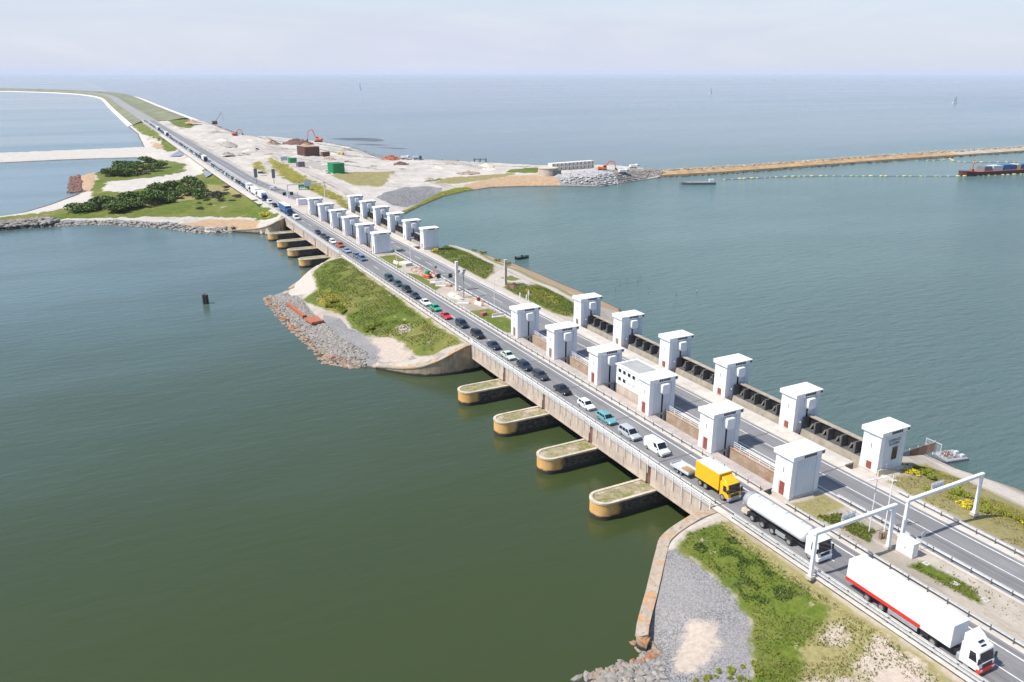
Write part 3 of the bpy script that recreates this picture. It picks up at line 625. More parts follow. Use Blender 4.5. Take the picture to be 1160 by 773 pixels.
# ------------------------------------------------------------------ quay walls
def quay(name, label, pts, thick, zb=-2., extra=None):
    """pts: (x,y,ztop) along the water edge; land on the left-hand inside"""
    t = thing(name, label, 'wall', (pts[0][0], pts[0][1], 0))
    ps = smooth_line([(p[0], p[1]) for p in pts], 5); zs = np.interp(np.linspace(0, len(pts)-1, len(ps)), range(len(pts)), [p[2] for p in pts])
    inner = sweep(ps, thick)
    m = MB(); n = len(ps)
    for i in range(n-1):
        a, b, c, d = ps[i], ps[i+1], inner[i+1], inner[i]
        m.quad((*a, zb), (*a, zs[i]), (*b, zs[i+1]), (*b, zb)); m.quad((*d, zb), (*c, zb), (*c, zs[i+1]), (*d, zs[i])); m.quad((*a, zs[i]), (*d, zs[i]), (*c, zs[i+1]), (*b, zs[i+1]))
    for i in (0, n-1): m.quad((*ps[i], zb), (*inner[i], zb), (*inner[i], zs[i]), (*ps[i], zs[i]))
    m.build('wall', 'wall', t, True)
    o2 = sweep(ps, -.12); i2 = sweep(ps, thick+.1); m = MB()
    for i in range(n-1):
        for lo, hi in ((.003, .28),):
            A = [(*o2[i], zs[i]+lo), (*o2[i+1], zs[i+1]+lo), (*i2[i+1], zs[i+1]+lo), (*i2[i], zs[i]+lo)]; B = [(x, y, z+hi) for x, y, z in A]
            m.add(A+B, [(3,2,1,0),(4,5,6,7),(0,1,5,4),(2,3,7,6)]+([(3,0,4,7)] if i == 0 else [])+([(1,2,6,5)] if i == n-2 else []))
    m.build('coping', 'cope_o', t, True)
    return t
quay('quay_wall', 'curved orange stained quay wall running from the bridge down beside the grey gravel', [(50.4,61.6,.9),(50.1,63.3,1.5),(55.2,68.1,3),(59.4,72,4.5),(62.5,74.4,5.2),(68.8,75.7,6),(73.3,75.7,6.1)], 1.3)
quay('quay_wall', 'curved stained wall wrapping the bridge end of the grassy island', [(74,157.4,6.15),(70.7,157.2,6.1),(67.5,156.9,5.2),(63.5,157.6,3.4),(60,159.2,2.2),(56.8,162.2,1.4),(52.4,168.3,.6)], 1.2)
quay('quay_wall', 'straight sloping wall on the far side of the grassy island', [(50.3,247.6,1.1),(55,252.6,1.9),(60.2,257.8,2.8),(65,261.6,4.4),(69.5,264.4,5.8),(74,264.6,6.1)], 1.2)
quay('quay_wall', 'far stained wall at the foot of the yellow bush beyond the last pier', [(74,352.3,6.15),(70.7,347,6.1),(67.5,346.4,5),(64,347.5,3.3),(59,352,1.8),(51,360,.5)], 1.2)

# ------------------------------------------------------------------ bridges and piers
NEAR = dict(y0=75.6, y1=157.4, t1=[73.5+16.8*k for k in range(6)], t2=[73.0+17.1*k for k in range(6)], nm='near')
FAR = dict(y0=264.6, y1=352.4, t1=[261.85+17.75*k for k in range(6)], t2=[262.0+17.6*k for k in range(6)], nm='far')
pm = MB()
hw = 2.15
def pierpoly(o=0.):
    return [(46.5, -hw-o), (46.5, hw+o)] + [(hw+.0-(hw+o)*math.sin(a), (hw+o)*math.cos(a)) for a in [i*math.pi/14 for i in range(15)]]
body_poly = pierpoly()
ORD = ['nearest the camera', 'second nearest', 'third nearest', 'furthest']
def moss(seed):
    m, t, b = new_mat('pier_top_moss'); v = wpos(t)
    c = mixcol(t, mr(t, nz(t, v, .7, 5, .7), .42, .58), (.31, .25, .155), (.16, .165, .045))
    c = mixcol(t, mr(t, nz(t, v, .35, 4), .5, .62), c, (.40, .33, .25))
    c = mixcol(t, mr(t, nz(t, v, 3, 3), .58, .7), c, (.10, .08, .05))
    t.links.new(c, b.inputs['Base Color']); b.inputs['Roughness'].default_value = .95; return m
MT['moss'] = moss(0)
def make_pier():
    t = thing('bridge_pier', '', 'pier')
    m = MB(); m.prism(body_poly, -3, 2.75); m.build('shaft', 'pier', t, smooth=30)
    m = MB(); o = pierpoly(.1); i_ = pierpoly(-.4); n = len(o)
    m.add([(x,y,2.753) for x,y in o]+[(x,y,3.05) for x,y in o]+[(x,y,3.05) for x,y in i_]+[(x,y,2.753) for x,y in i_],
          [f for k in range(n) for j in [(k+1) % n] for f in ((k,j,n+j,n+k)[::-1], (n+k,n+j,2*n+j,2*n+k)[::-1], (2*n+k,2*n+j,3*n+j,3*n+k)[::-1])])
    m.build('coping', 'cop', t)
    m = MB(); m.prism([(x, y) for x, y in pierpoly(-.41)], 2.756, 2.93); m.build('mossy_top', 'moss', t)
    return t
pier0 = make_pier(); first = True
for g in (NEAR, FAR):
    for k in range(1, 5):
        y = g['t1'][k]+(0 if g is NEAR else .3)
        p = pier0 if first else dup(pier0); first = False
        p.location = (61.3, y, 0)
        p['label'] = f"round nosed ochre stained concrete pier under the {g['nm']} bridge, {ORD[k-1]} of its four"
        p['group'] = f"piers under the {g['nm']} bridge"
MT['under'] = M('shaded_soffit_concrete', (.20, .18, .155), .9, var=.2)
def bridge(g):
    y0, y1 = g['y0'], g['y1']
    b = thing('road_bridge', f"{'nearer' if g is NEAR else 'farther'} concrete bridge carrying the traffic queue over its piers", 'bridge', (72, y0, 0), group='sluice road bridges')
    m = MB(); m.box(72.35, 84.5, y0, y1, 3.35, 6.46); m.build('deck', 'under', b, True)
    m = MB(); m.box(71.75, 73.14, y0, y1, 6.465, 6.62); m.build('edge_beam', 'pale', b, True)
    m = MB(); m.box(81.96, 84.55, y0, y1, 6.465, 6.60); m.build('walkway', 'pink', b, True)
    ks = [y0]+[y+(0 if g is NEAR else .3) for y in g['t1'][1:5]]+[y1]
    for i in range(5):
        a = ks[i]+(.6 if i else 0); c = ks[i+1]-(.6 if i < 4 else 0)
        m = MB(); m.box(71.9, 72.346, a, c, 3.15, 6.46)
        yy = a+2.0
        while yy < c-.5: m.box(71.85, 71.897, yy, yy+.12, 3.51, 6.3); yy += 4.1
        m.box(71.84, 71.897, a, c, 3.15, 3.5)
        m.build('fascia_panel', 'fascia', b, True)
    for y in ks[1:5]:
        m = MB(); m.box(72.2, 72.34, y-.6, y+.6, 3.1, 6.46); m.build('recess', 'brown', b, True)
    r = thing('bridge_railing', f"white pipe railing with drop posts on the {g['nm']} bridge edge", 'railing', (71.7, y0, 6.6))
    m = MB(); m.bar((71.72,y0,7.62),(71.72,y1,7.62),.13,.13); m.bar((71.72,y0,7.18),(71.72,y1,7.18),.06,.06); m.bar((71.72,y0,6.85),(71.72,y1,6.85),.06,.06); m.build('rail', 'steelw', r, True)
    n = int((y1-y0)/2.05)
    for i in range(n+1):
        y = y0+(y1-y0)*i/n; m = MB(); m.box(71.62, 71.725, y-.06, y+.06, 5.2, 7.68); m.build('post', 'steelw', r, True)
    # second deck, carrying the outer road
    b2 = thing('road_bridge', f"{'nearer' if g is NEAR else 'farther'} concrete bridge carrying the empty road between the tower rows", 'bridge', (87, y0, 0), group='sluice road bridges')
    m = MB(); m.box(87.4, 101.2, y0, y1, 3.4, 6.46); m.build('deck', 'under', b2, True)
    m = MB(); m.box(99.2, 101.25, y0, y1, 6.465, 6.72); m.build('walkway', 'pale', b2, True)
    m = MB(); m.box(98.0, 99.2, y0, y1, 6.47, 6.56); m.build('kerb', 'pale', b2, True)
bridge(NEAR); bridge(FAR)

# ------------------------------------------------------------------ towers
def letters(txt, size, ex=.02):
    cu = bpy.data.curves.new('lettering', 'FONT'); cu.body = txt; cu.size = size; cu.extrude = ex; cu.align_x = 'CENTER'; cu.align_y = 'CENTER'
    o = bpy.data.objects.new('lettering', cu); COL.objects.link(o); bpy.context.view_layer.update()
    me = bpy.data.meshes.new_from_object(o.evaluated_get(bpy.context.evaluated_depsgraph_get())); bpy.data.objects.remove(o); return me
def make_tower(hoist=True, row=1, doormat='door', text=False):
    t = thing('sluice_tower', '', 'tower')
    m = MB(); m.box(0, 5.5, -1.5, 1.5, -3.2, 6.2)
    for x0, x1 in ((-.1, .75), (4.75, 5.6)):
        for ys in ((-1.62, -1.503), (1.503, 1.62)): m.box(x0 if ys[0] < 0 else x0, x1, ys[0], ys[1], -3.2, 6.197)
    m.box(-.12, -.003, -1.6, -.62, -3.2, 6.196); m.box(-.12, -.003, .62, 1.6, -3.2, 6.196)
    m.box(-.05, -.003, -.617, .617, 2.6, 6.195)
    m.build('wall', 'white_wall', t)
    m = MB(); m.box(.78, 4.72, -1.53, -1.503, -3.1, 6.17); xx = .8
    while xx < 4.6: m.box(xx, xx+.2, -1.556, -1.532, -3.05, 6.15); xx += .3
    m.box(4.76, 5.62, -1.645, -1.623, -3.1, 6.17)
    m.build('cladding', 'clad', t)
    m = MB(); m.box(-.2, 5.7, -1.7, 1.7, -.15, .22); m.build('plinth', 'pale', t)
    m = MB(); m.box(-.25, 5.75, -1.75, 1.75, 6.2, 6.35); m.build('cornice', 'white', t, bevel=.03)
    m = MB(); m.box(-.42, 5.92, -1.95, 1.95, 6.353, 7.1); m.build('roof', 'roofw', t, bevel=.04)
    m = MB()
    for i in range(6): m.box(1.7+i*.42, 2.02+i*.42, -1.985, -1.953, 6.5, 6.92)
    m.build('vent_row', 'black', t)
    m = MB(); m.box(5.25, 5.75, -1.985, -1.953, 6.55, 6.88); m.build('vent', 'black', t)
    z0, z1 = (.05, 2.3) if row == 1 else (.35, 1.55)
    m = MB(); m.box(-.07, -.006, -.46, .46, z0, z1); d = m.build('door', doormat, t)
    m = MB(); m.box(-.13, -.07, .25, .32, (z0+z1)/2-.06, (z0+z1)/2+.06); m.build('handle', 'black', d)
    m = MB(); m.box(-.08, -.052, -.1, .1, 3.9, 4.7); m.build('slit_window', 'grey', t)
    if hoist:
        m = MB(); m.prismy([(2.0,4.5),(2.3,4.15),(3.5,4.15),(3.8,4.5),(3.8,5.85),(3.6,6.05),(2.2,6.05),(2.0,5.85)], -2.55, -1.56); m.build('hoist_box', 'white', t, bevel=.05, smooth=30)
        m = MB(); m.box(2.7, 3.05, -1.60, -1.558, -3.2, 4.14); m.build('cable_slot', 'black', t)
        if row == 2:
            m = MB(); m.tube((1.3,-1.9,1.7),(1.3,-1.5,1.8),.13,8); m.build('lamp', 'white', t)
    else:
        pass
    if text:
        for tx, z in (('LORENTZ', 5.15), ('SLUIZEN', 4.55)):
            me = letters(tx, .62); me.materials.append(MT['trim'])
            o = bpy.data.objects.new('lettering', me); COL.objects.link(o); o.parent = t; o.location = (3.1, -1.585, z); o.rotation_euler = (R(90), 0, 0)
        m = MB(); m.box(2.75, 4.15, -1.6, -1.558, 1.7, 4.05); f = m.build('window', 'lgrey', t)
        m = MB(); m.box(2.85, 4.05, -1.62, -1.603, 1.8, 3.95); m.build('pane', 'glass', f)
    return t
TORD = ['first', 'second', 'third', 'fourth', 'fifth', 'sixth']
protos = {}
for g in (NEAR, FAR):
    for row in (1, 2):
        for k in range(6):
            hoist = k > 0; text = (g is NEAR and row == 2 and k == 0)
            dm = 'door' if (g is NEAR and k <= 3) else 'wood'
            key = (row, hoist, text, dm)
            if key in protos: t = dup(protos[key])
            else: t = make_tower(hoist, row, dm, text); protos[key] = t
            t.location = (83.3 if row == 1 else 101.35, g[f't{row}'][k], 6.5)
            side = 'lake-side' if row == 1 else 'sea-side'
            extra = {(True,1,0): 'blank fronted white tower beside the tanker truck, nearest of the lake-side row', (True,2,0): 'white tower lettered LORENTZ SLUIZEN with a dark tall window',
                     (True,1,2): 'white tower joined to the windowed control building', (False,1,0): 'blank fronted white tower next to the grass on the far end of the island', (False,2,0): 'blank fronted white tower at the shore end of the island grass'}.get((g is NEAR, row, k))
            t['label'] = extra or f"white hoist box tower, {TORD[k]} from the camera in the {side} row of the {g['nm']} sluice"
            t['group'] = f"towers of the {side} row, {g['nm']} sluice"
# walls with railings between the lake-side towers
def bay_wall(ya, yb, g, k):
    t = thing('parapet_wall', '', 'wall', (87.2, ya, 0))
    m = MB(); m.box(86.95, 87.385, ya, yb, -1, 6.95); m.box(86.85, 87.45, ya, yb, 6.953, 7.1); m.build('wall', 'brick', t, True)
    m = MB()
    for z in (7.45, 7.8, 8.15): m.bar((87.2,ya,z),(87.2,yb,z),.07,.07)
    m.build('rail', 'steelw', t, True)
    n = 7
    for i in range(n): m = MB(); y = ya+.2+(yb-ya-.4)*i/(n-1); m.box(87.15,87.25,y-.05,y+.05,7.103,8.2); m.build('post', 'steelw', t, True)
    t['label'] = f"stained brick wall with white railing, {TORD[k]} gap between lake-side towers of the {g['nm']} sluice"
    t['group'] = f"walls between the towers of the {g['nm']} sluice"
for g in (NEAR, FAR):
    for k in range(5):
        if g is NEAR and k == 2: continue
        bay_wall(g['t1'][k]+1.65, g['t1'][k+1]-1.65, g, k)
MT['greyp'] = M('grey_gate_steel', (.24, .22, .19), .7, var=.3, scale=1.5)
# sluice gates between the sea-side towers
def gate(ya, yb, g, k):
    t = thing('sluice_gate', f"tan sluice gate with dark braced openings, {TORD[k]} bay from the camera of the {g['nm']} sluice", 'gate', (103.5, ya, 0), group=f"gates of the {g['nm']} sluice")
    m = MB(); m.prismy([(102.6,-1),(102.75,5),(103.1,6.4),(103.25,6.9),(105.4,6.9),(105.4,-1)], ya, yb); m.build('skin', 'gateskin', t, True, smooth=40)
    n = 5; w_ = (yb-ya)/n
    m = MB(); m.box(104.7, 104.9, ya, yb, 6.903, 9.0); m.build('back_plate', 'black', t, True)
    for i in range(n+1):
        y = ya+w_*i; y = min(max(y, ya+.12), yb-.12); m = MB(); m.prismx([(0,0)]*0 or [(y-.13,6.903),(y+.13,6.903),(y+.13,9.0),(y-.13,9.0)], 103.3, 104.697); m.build('rib', 'post', t, True)
    for i in range(n):
        y = ya+w_*(i+.5); m = MB()
        m.bar((104.3,y-.7,7.0),(104.55,y-.25,8.2),.28,.2); m.bar((104.3,y+.45,7.0),(104.55,y+.15,7.9),.28,.2); m.build('brace', 'greyp', t, True)
    m = MB(); m.box(103.35, 104.69, ya+.02, yb-.02, 6.903, 6.93); m.build('gate_floor', 'post', t, True)  # floor and ribs coloured dark to paint the shade inside the openings
    m = MB(); m.box(104.35, 105.1, ya, yb, 9.003, 9.3); m.build('top_beam', 'gateskin', t, True, bevel=.04)
    for dy in (ya+.5,): m = MB(); m.tube((104.7,dy,9.303),(104.7,dy,9.75),.35,8); m.build('pulley', 'cop', t, True)
for g in (NEAR, FAR):
    for k in range(5): gate(g['t2'][k]+1.65, g['t2'][k+1]-1.65, g, k)
# control building between two lake-side towers
cb = thing('control_building', 'white two storey control building with two rows of small windows and grey roof', 'building', (85.6, 108.9, 0))
ya, yb = 108.75, 118.7
m = MB(); m.box(85.4, 90.0, ya, yb, 3, 8.1); m.build('lower_wall', 'fascia', cb, True)
m = MB(); m.box(85.3, 90.1, ya, yb+.1, 8.103, 11.9); m.build('wall', 'white_wall', cb, True)
m = MB(); m.box(85.1, 90.3, ya, yb+.3, 11.903, 12.15); m.build('roof_edge', 'white', cb, True)
m = MB(); m.box(85.6, 89.8, ya, yb-.2, 12.153, 12.2); m.build('roof', 'asphroof', cb, True)
for zi, z in enumerate((8.95, 10.65)):
    for i in range(6):
        y = 117.6-i*1.5
        m = MB(); m.box(85.22, 85.297, y-.5, y+.5, z, z+.85); f = m.build('window', 'steelw', cb, True)
        m = MB(); m.box(85.2, 85.217, y-.42, y+.42, z+.08, z+.77); p = m.build('pane', 'glass' if (i < 4 if zi else i < 2) else 'blind', f); p.location = (0, 0, 0)
m = MB(); m.tube((87.5,118,12.2),(87.5,118,13.2),.05,6); m.build('vent_pipe', 'lgrey', cb, True)

# ------------------------------------------------------------------ guard rails
def guard(label, x, ya, yb, z=6.5, step=2.6, two=False):
    t = thing('guard_rail', label, 'guard rail', (x, ya, z), group='guard rails along the roads')
    m = MB()
    pr = [(-.05,-.16),(.03,-.12),(-.02,0),(.03,.12),(-.05,.16),(-.08,.16),(-.05,0),(-.08,-.16)]
    for dx in ((0,) if not two else (-.55, 0)):
        m.prismy([(dx+a, .62+b) for a, b in pr], 0, yb-ya)
    m.build('beam', 'rail', t)
    n = int((yb-ya)/step)
    for i in range(n+1):
        m = MB(); xx = -.07 if not two else -.3
        m.box(xx-.05, xx+.05, i*step-.05, i*step+.05, -.3, .72); 
        if two: m.box(-.5, -.06, i*step-.04, i*step+.04, .5, .6)
        m.build('post', 'post', t)
    return t
guard('double beam guard rail beside the lorries at the foot of the photo', 72.85, -40, 72, two=True, step=2.8)
guard('guard rail between the lorry lane and the sandy median', 81.75, -40, 71.5, step=2.6)
guard('guard rail on the median edge of the empty road near the white cabinet', 90.0, -40, 69, step=2.6)
guard('guard rail on the seaward edge of the empty road by the yellow bushes', 99.0, -40, 66, step=2.6)
guard('guard rail along the nearer bridge lane, behind the pipe railing', 73.0, 76, 157, step=2.6)
guard('low guard rail in front of the nearer lake-side towers', 81.75, 76, 157, step=2.6)
guard('guard rail along the lower edge of the road above the island grass', 72.85, 158, 264, step=2.6)
guard('guard rail between the queue and the island median', 81.75, 158, 264, step=2.6)
guard('guard rail beside the empty road on the island median', 90.0, 159, 262, step=2.6)
guard('guard rail along the farther bridge lane', 73.0, 265, 352, step=2.6)
guard('low guard rail in front of the farther lake-side towers', 81.75, 265, 352, step=2.6)
# ------------------------------------------------------------------ vehicles (all face the camera, local front at -y)
def wheel_mesh(r, wdt):
    m = MB(); n = 16
    pr = [(0,r*.6),(0,r*.93),(.03,r),(wdt-.03,r),(wdt,r*.93),(wdt,r*.6)]
    rings = [[(x-wdt/2, rr*math.cos(a), rr*math.sin(a)) for a in [2*math.pi*i/n for i in range(n)]] for x, rr in pr]
    m.loft(rings); t = m.build('tyre', 'tyre', smooth=40)
    m = MB(); m.loft([[(x, r*.62*math.cos(a), r*.62*math.sin(a)) for a in [2*math.pi*i/n for i in range(n)]] for x in (-wdt/2-.012, wdt/2+.012)])
    h = m.build('rim', 'rim', smooth=40)
    a, b = t.data, h.data
    bpy.data.objects.remove(t); bpy.data.objects.remove(h); return a, b
WHC = {}
def wheel(parent, x, y, r, wdt):
    k = (round(r,2), round(wdt,2))
    if k not in WHC: WHC[k] = wheel_mesh(r, wdt)
    a, b = WHC[k]
    o = bpy.data.objects.new('wheel', a); COL.objects.link(o); o.parent = parent; o.location = (x, y, r)
    p = bpy.data.objects.new('rim', b); COL.objects.link(p); p.parent = o
def ring(y, w_, zb, zt):
    return [(-w_*.90,y,zb),(w_*.90,y,zb),(w_,y,zb+(zt-zb)*.35),(w_*.985,y,zt-.07),(w_*.90,y,zt),(-w_*.90,y,zt),(-w_*.985,y,zt-.07),(-w_,y,zb+(zt-zb)*.35)]
KINDS = dict(  # length, width, height, belt, cowl, roof front, roof rear, tail base (fractions of length from the middle)
    hatch=(4.0,1.72,1.50,.92,-.23,-.06,.38,.485,0), sedan=(4.55,1.80,1.43,.90,-.20,-.04,.22,.37,0), estate=(4.6,1.80,1.48,.92,-.22,-.06,.42,.485,0),
    suv=(4.6,1.88,1.74,1.05,-.23,-.09,.42,.485,0), mpv=(4.6,1.84,1.70,1.0,-.29,-.10,.42,.49,0), van=(5.0,1.95,2.0,1.1,-.33,-.17,.47,.495,1), coupe=(4.4,1.78,1.34,.86,-.16,.0,.18,.36,0))
CARPROTO = {}
def car(kind):
    Lg, W, Hh, belt, cw, rf, rr, tb, van = KINDS[kind]; w_ = W/2
    t = thing('car' if not van else 'van', '', 'car' if not van else 'van')
    y = lambda f: f*Lg
    hood = belt-.10
    tailz = belt-.02 if tb > .45 else belt-.03
    rings = [ring(y(-.5), w_*.80, .34, .60), ring(y(-.485), w_*.90, .24, hood-.14), ring(y(-.44), w_*.97, .20, hood-.07), ring(y(-.33), w_, .19, hood-.01), ring(y(cw), w_, .19, belt),
             ring(y(.1), w_*1.0, .19, belt+.02), ring(y(.36), w_, .20, belt+.02), ring(y(.46), w_*.97, .24, tailz), ring(y(.49), w_*.92, .30, tailz-.03), ring(y(.5), w_*.84, .36, tailz-.12)]
    m = MB(); m.loft(rings)
    wr = w_*.76 if not van else w_*.86; wb = w_*.955
    b0 = [(-wb,y(cw)-.02,belt-.03),(wb,y(cw)-.02,belt-.03),(wb,y(tb),belt-.03),(-wb,y(tb),belt-.03)]
    r0 = [(-wr,y(rf),Hh-.05),(wr,y(rf),Hh-.05),(wr,y(rr),Hh-.05),(-wr,y(rr),Hh-.05)]
    r1 = [(-wr*.86,y(rf)+.15,Hh),(wr*.86,y(rf)+.15,Hh),(wr*.86,y(rr)-.12,Hh),(-wr*.86,y(rr)-.12,Hh)]
    m.loft([b0, r0, r1]); m.build('body', 'paint', t, smooth=32)
    V = lambda p: Vector(p)
    def lerp(a, b, f): return V(a)+(V(b)-V(a))*f
    def panel(name, p0, p1, q1, q0, f0=.1, f1=.9, g0=.06, g1=.94, off=.008):
        # p: base edge, q: top edge
        a = lerp(lerp(p0,q0,f0), lerp(p1,q1,f0), g0); b = lerp(lerp(p0,q0,f0), lerp(p1,q1,f0), g1)
        c = lerp(lerp(p0,q0,f1), lerp(p1,q1,f1), g1); d = lerp(lerp(p0,q0,f1), lerp(p1,q1,f1), g0)
        nn = (b-a).cross(d-a).normalized()*off
        return [a+nn, b+nn, c+nn, d+nn]
    m = MB(); m.quad(*panel('w', b0[0], b0[1], r0[1], r0[0], .08, .94, .04, .96)); m.build('windscreen', 'glass', t)
    m = MB(); m.quad(*panel('w', b0[2], b0[3], r0[3], r0[2], .25, .92, .08, .92)); m.build('rear_window', 'glass', t)
    for s in (0, 1):
        p0, p1, q1, q0 = (b0[3], b0[0], r0[0], r0[3]) if s == 0 else (b0[1], b0[2], r0[2], r0[1])
        m = MB()
        spans = ((.06,.33),(.36,.63),(.66,.93)) if not van else (((.70,.93),) if s == 0 else ((.07,.30),))
        if kind in ('sedan','hatch','coupe'): spans = ((.08,.46),(.5,.9))
        for g0, g1 in spans: m.quad(*panel('s', p0, p1, q1, q0, .14, .88, g0, g1))
        m.build('side_window', 'glass', t)
    m = MB(); m.box(-w_*.8, w_*.8, y(-.502), y(-.49), .36, .5); m.build('grille', 'black', t)
    for s in (-1, 1):
        m = MB(); m.box(s*w_*.84-.16, s*w_*.84+.16, y(-.487), y(-.462), hood-.30, hood-.16); m.build('headlight', 'lamp', t)
        m = MB(); m.box(s*(w_+.08)-.09, s*(w_+.08)+.09, y(cw)+.18, y(cw)+.3, belt-.02, belt+.14); m.build('mirror', 'black', t)
    rw = .31 if not van else .34
    for s in (-1, 1):
        for yy in (-.315, .295): wheel(t, s*(w_-.09), y(yy), rw, .2)
    return t
def put_car(kind, colr, X, Y, label, group, rz=0., z=6.512):
    if kind not in CARPROTO: CARPROTO[kind] = t = car(kind)
    else: t = dup(CARPROTO[kind])
    t.location = (X, Y, z); t.rotation_euler = (0, 0, rz); t['label'] = label; t['group'] = group
    for c in t.children:
        if c.name.split('.')[0] == 'body': c.color = (*colr, 1)
    return t
BLK=(.012,.013,.016); NAVY=(.012,.022,.042); DGR=(.035,.04,.046); DTEAL=(.015,.05,.06); WHT=(.78,.78,.76); SIL=(.42,.45,.47); TEAL=(.13,.34,.37); BLU=(.10,.17,.28); GRN=(.02,.36,.22); RED=(.55,.008,.018)
PGRN=(.50,.60,.50); ORG=(.48,.10,.025); LBL=(.25,.36,.47); DKR=(.16,.015,.02)
near_cars = [
 (93.6,'van',WHT,'white panel van ahead of the low grey trailer, behind the silver hatchback',76.0),
 (100.3,'mpv',SIL,'silver people carrier between the teal estate and the white van',75.3),
 (107.4,'estate',TEAL,'pale teal estate car on the nearer bridge',75.4),
 (114.2,'hatch',WHT,'white compact car with black glass behind the teal estate',75.5),
 (122.8,'sedan',BLK,'black saloon car in front of the white compact on the bridge',75.5),
 (131.5,'estate',DGR,'dark grey estate car second ahead of the pale green saloon',75.5),
 (137.8,'estate',NAVY,'dark navy car directly in front of the pale green saloon',75.3),
 (145.2,'sedan',PGRN,'pale green old saloon car in the queue near the island bridge end',75.2),
 (152.7,'sedan',NAVY,'dark blue saloon behind the pale green saloon',75.4),
 (161.5,'suv',BLK,'large black off roader above the island bridge wall',75.5),
 (170.7,'suv',NAVY,'dark blue off roader following the bright red car',75.6),
 (179.2,'coupe',RED,'bright red car beside the island grass',75.0),
 (186.9,'hatch',GRN,'bright green hatchback behind the red car',75.3),
 (193.1,'sedan',WHT,'white saloon behind the green hatchback',75.0),
 (200.9,'sedan',NAVY,'navy saloon behind the white saloon on the island',75.0),
 (208.4,'mpv',BLK,'black people carrier third of the four dark cars on the island',75.3),
 (215.8,'estate',DTEAL,'dark teal car second of the four dark cars on the island',75.4),
 (223.0,'suv',DTEAL,'dark teal off roader last of the four dark cars on the island',75.3),
 (252.8,'mpv',BLU,'blue grey people carrier leaving the farther bridge',76.2),
 (257.8,'estate',BLU,'blue grey car close behind the people carrier at the end of the farther bridge',76.0),
 (267.4,'sedan',LBL,'pale blue silver saloon ahead of the orange car',75.4),
 (277.5,'mpv',ORG,'orange people carrier on the farther bridge',75.9),
 (284.9,'estate',WHT,'white estate behind the orange people carrier',75.3),
 (291.2,'sedan',NAVY,'dark car right behind the white estate on the farther bridge',75.1),
 (296.8,'sedan',DGR,'dark grey car second behind the white estate on the farther bridge',75.1),
 (305.0,'hatch',NAVY,'navy hatchback last of the group on the farther bridge',75.1),
 (341.5,'van',WHT,'white van just ahead of the dark blue lorry',75.3),
 (379.5,'suv',BLK,'black off roader between the dark blue lorry and a white van',74.4),
 (390.6,'van',WHT,'white van ahead of the blue cabbed white lorry',74.3)]
for y, k, c, lb, x in near_cars: put_car(k, c, x, y, lb, 'vehicles queuing over the dam')
WORDS = ['first','second','third','fourth','fifth','sixth','seventh','eighth','ninth','tenth','eleventh','twelfth','thirteenth','fourteenth','fifteenth','sixteenth']
def spaced(y0, y1, seed):
    r = random.Random(seed); out = []; y = y0
    while y < y1: out.append(y); y += r.uniform(6.0, 7.6)
    return out
far_sets = [('behind the three white lorries', spaced(450, 597, 1)), ('behind the dark cabbed box lorry', spaced(623, 866, 2)), ('behind the distant white lorry', spaced(897, 957, 4)), ('behind the farthest blue cabbed lorry', spaced(987, 1170, 5))]
pal = [('white',WHT),('blue',(.06,.16,.36)),('silver',SIL),('navy',NAVY),('black',BLK),('dark grey',DGR),('blue',(.05,.12,.26)),('navy',NAVY),('white',WHT),('dark grey',DGR),('pale blue',LBL),('black',BLK),('dark red',DKR),('navy',NAVY),('silver',SIL)]
kk = ['sedan','hatch','estate','suv','mpv','sedan','estate','hatch']
rc = random.Random(3); nfar = 0
OR2 = WORDS+['seventeenth','eighteenth','nineteenth','twentieth']
for tn, te in (('twenty','thirtieth'),('thirty','fortieth')): OR2 += [f"{tn} {u}" for u in WORDS[:9]]+[te]
for where, ys in far_sets:
    for i, y in enumerate(ys):
        cn, c = pal[rc.randrange(len(pal))]; k = kk[rc.randrange(len(kk))]
        put_car(k, c, 73.9+rc.uniform(-.25,.25), y+0., f"{cn} car in the distant queue, {OR2[i]} {where}", 'vehicles queuing over the dam'); nfar += 1
put_car('van', WHT, 86.2, 437.5, 'white van crossing the pale paved junction beyond the towers', 'vehicles off the queue', rz=R(82), z=6.46)
put_car('hatch', WHT, 100.5, 432, 'white car parked beside the green container on the paved junction', 'vehicles off the queue', rz=R(75), z=6.46)
put_car('estate', DGR, 94.7, 514, 'dark car parked at the tip of the small yellow flowering triangle', 'vehicles off the queue', rz=R(60), z=6.46)
put_car('sedan', (.55,.55,.1), 77.4, 659, 'yellow green car alone in the outer lane far away', 'vehicles off the queue')
put_car('van', WHT, -200, 3655, 'white van far off where the dike bends to the left edge', 'vehicles off the queue', rz=R(25), z=6.5)
put_car('hatch', WHT, 78, 1980, 'white car far along the dike beyond the queue', 'vehicles off the queue', z=6.5)

for x, y, k, c, lb in ((132,566,'van',WHT,'white van parked beside the containers on the works track'),(150,530,'suv',DGR,'dark car parked next to the large green shed'),(133,505,'van',WHT,'white van parked at the wall of the large green shed'),(181,640,'van',(.6,.35,.03),'yellow van between the spoil heaps of the works'),(127,700,'suv',NAVY,'dark off roader on the track by the sand heaps')):
    put_car(k, c, x, y, lb, 'vehicles off the queue', rz=R(30+x), z=H_head(x,y)+.15)
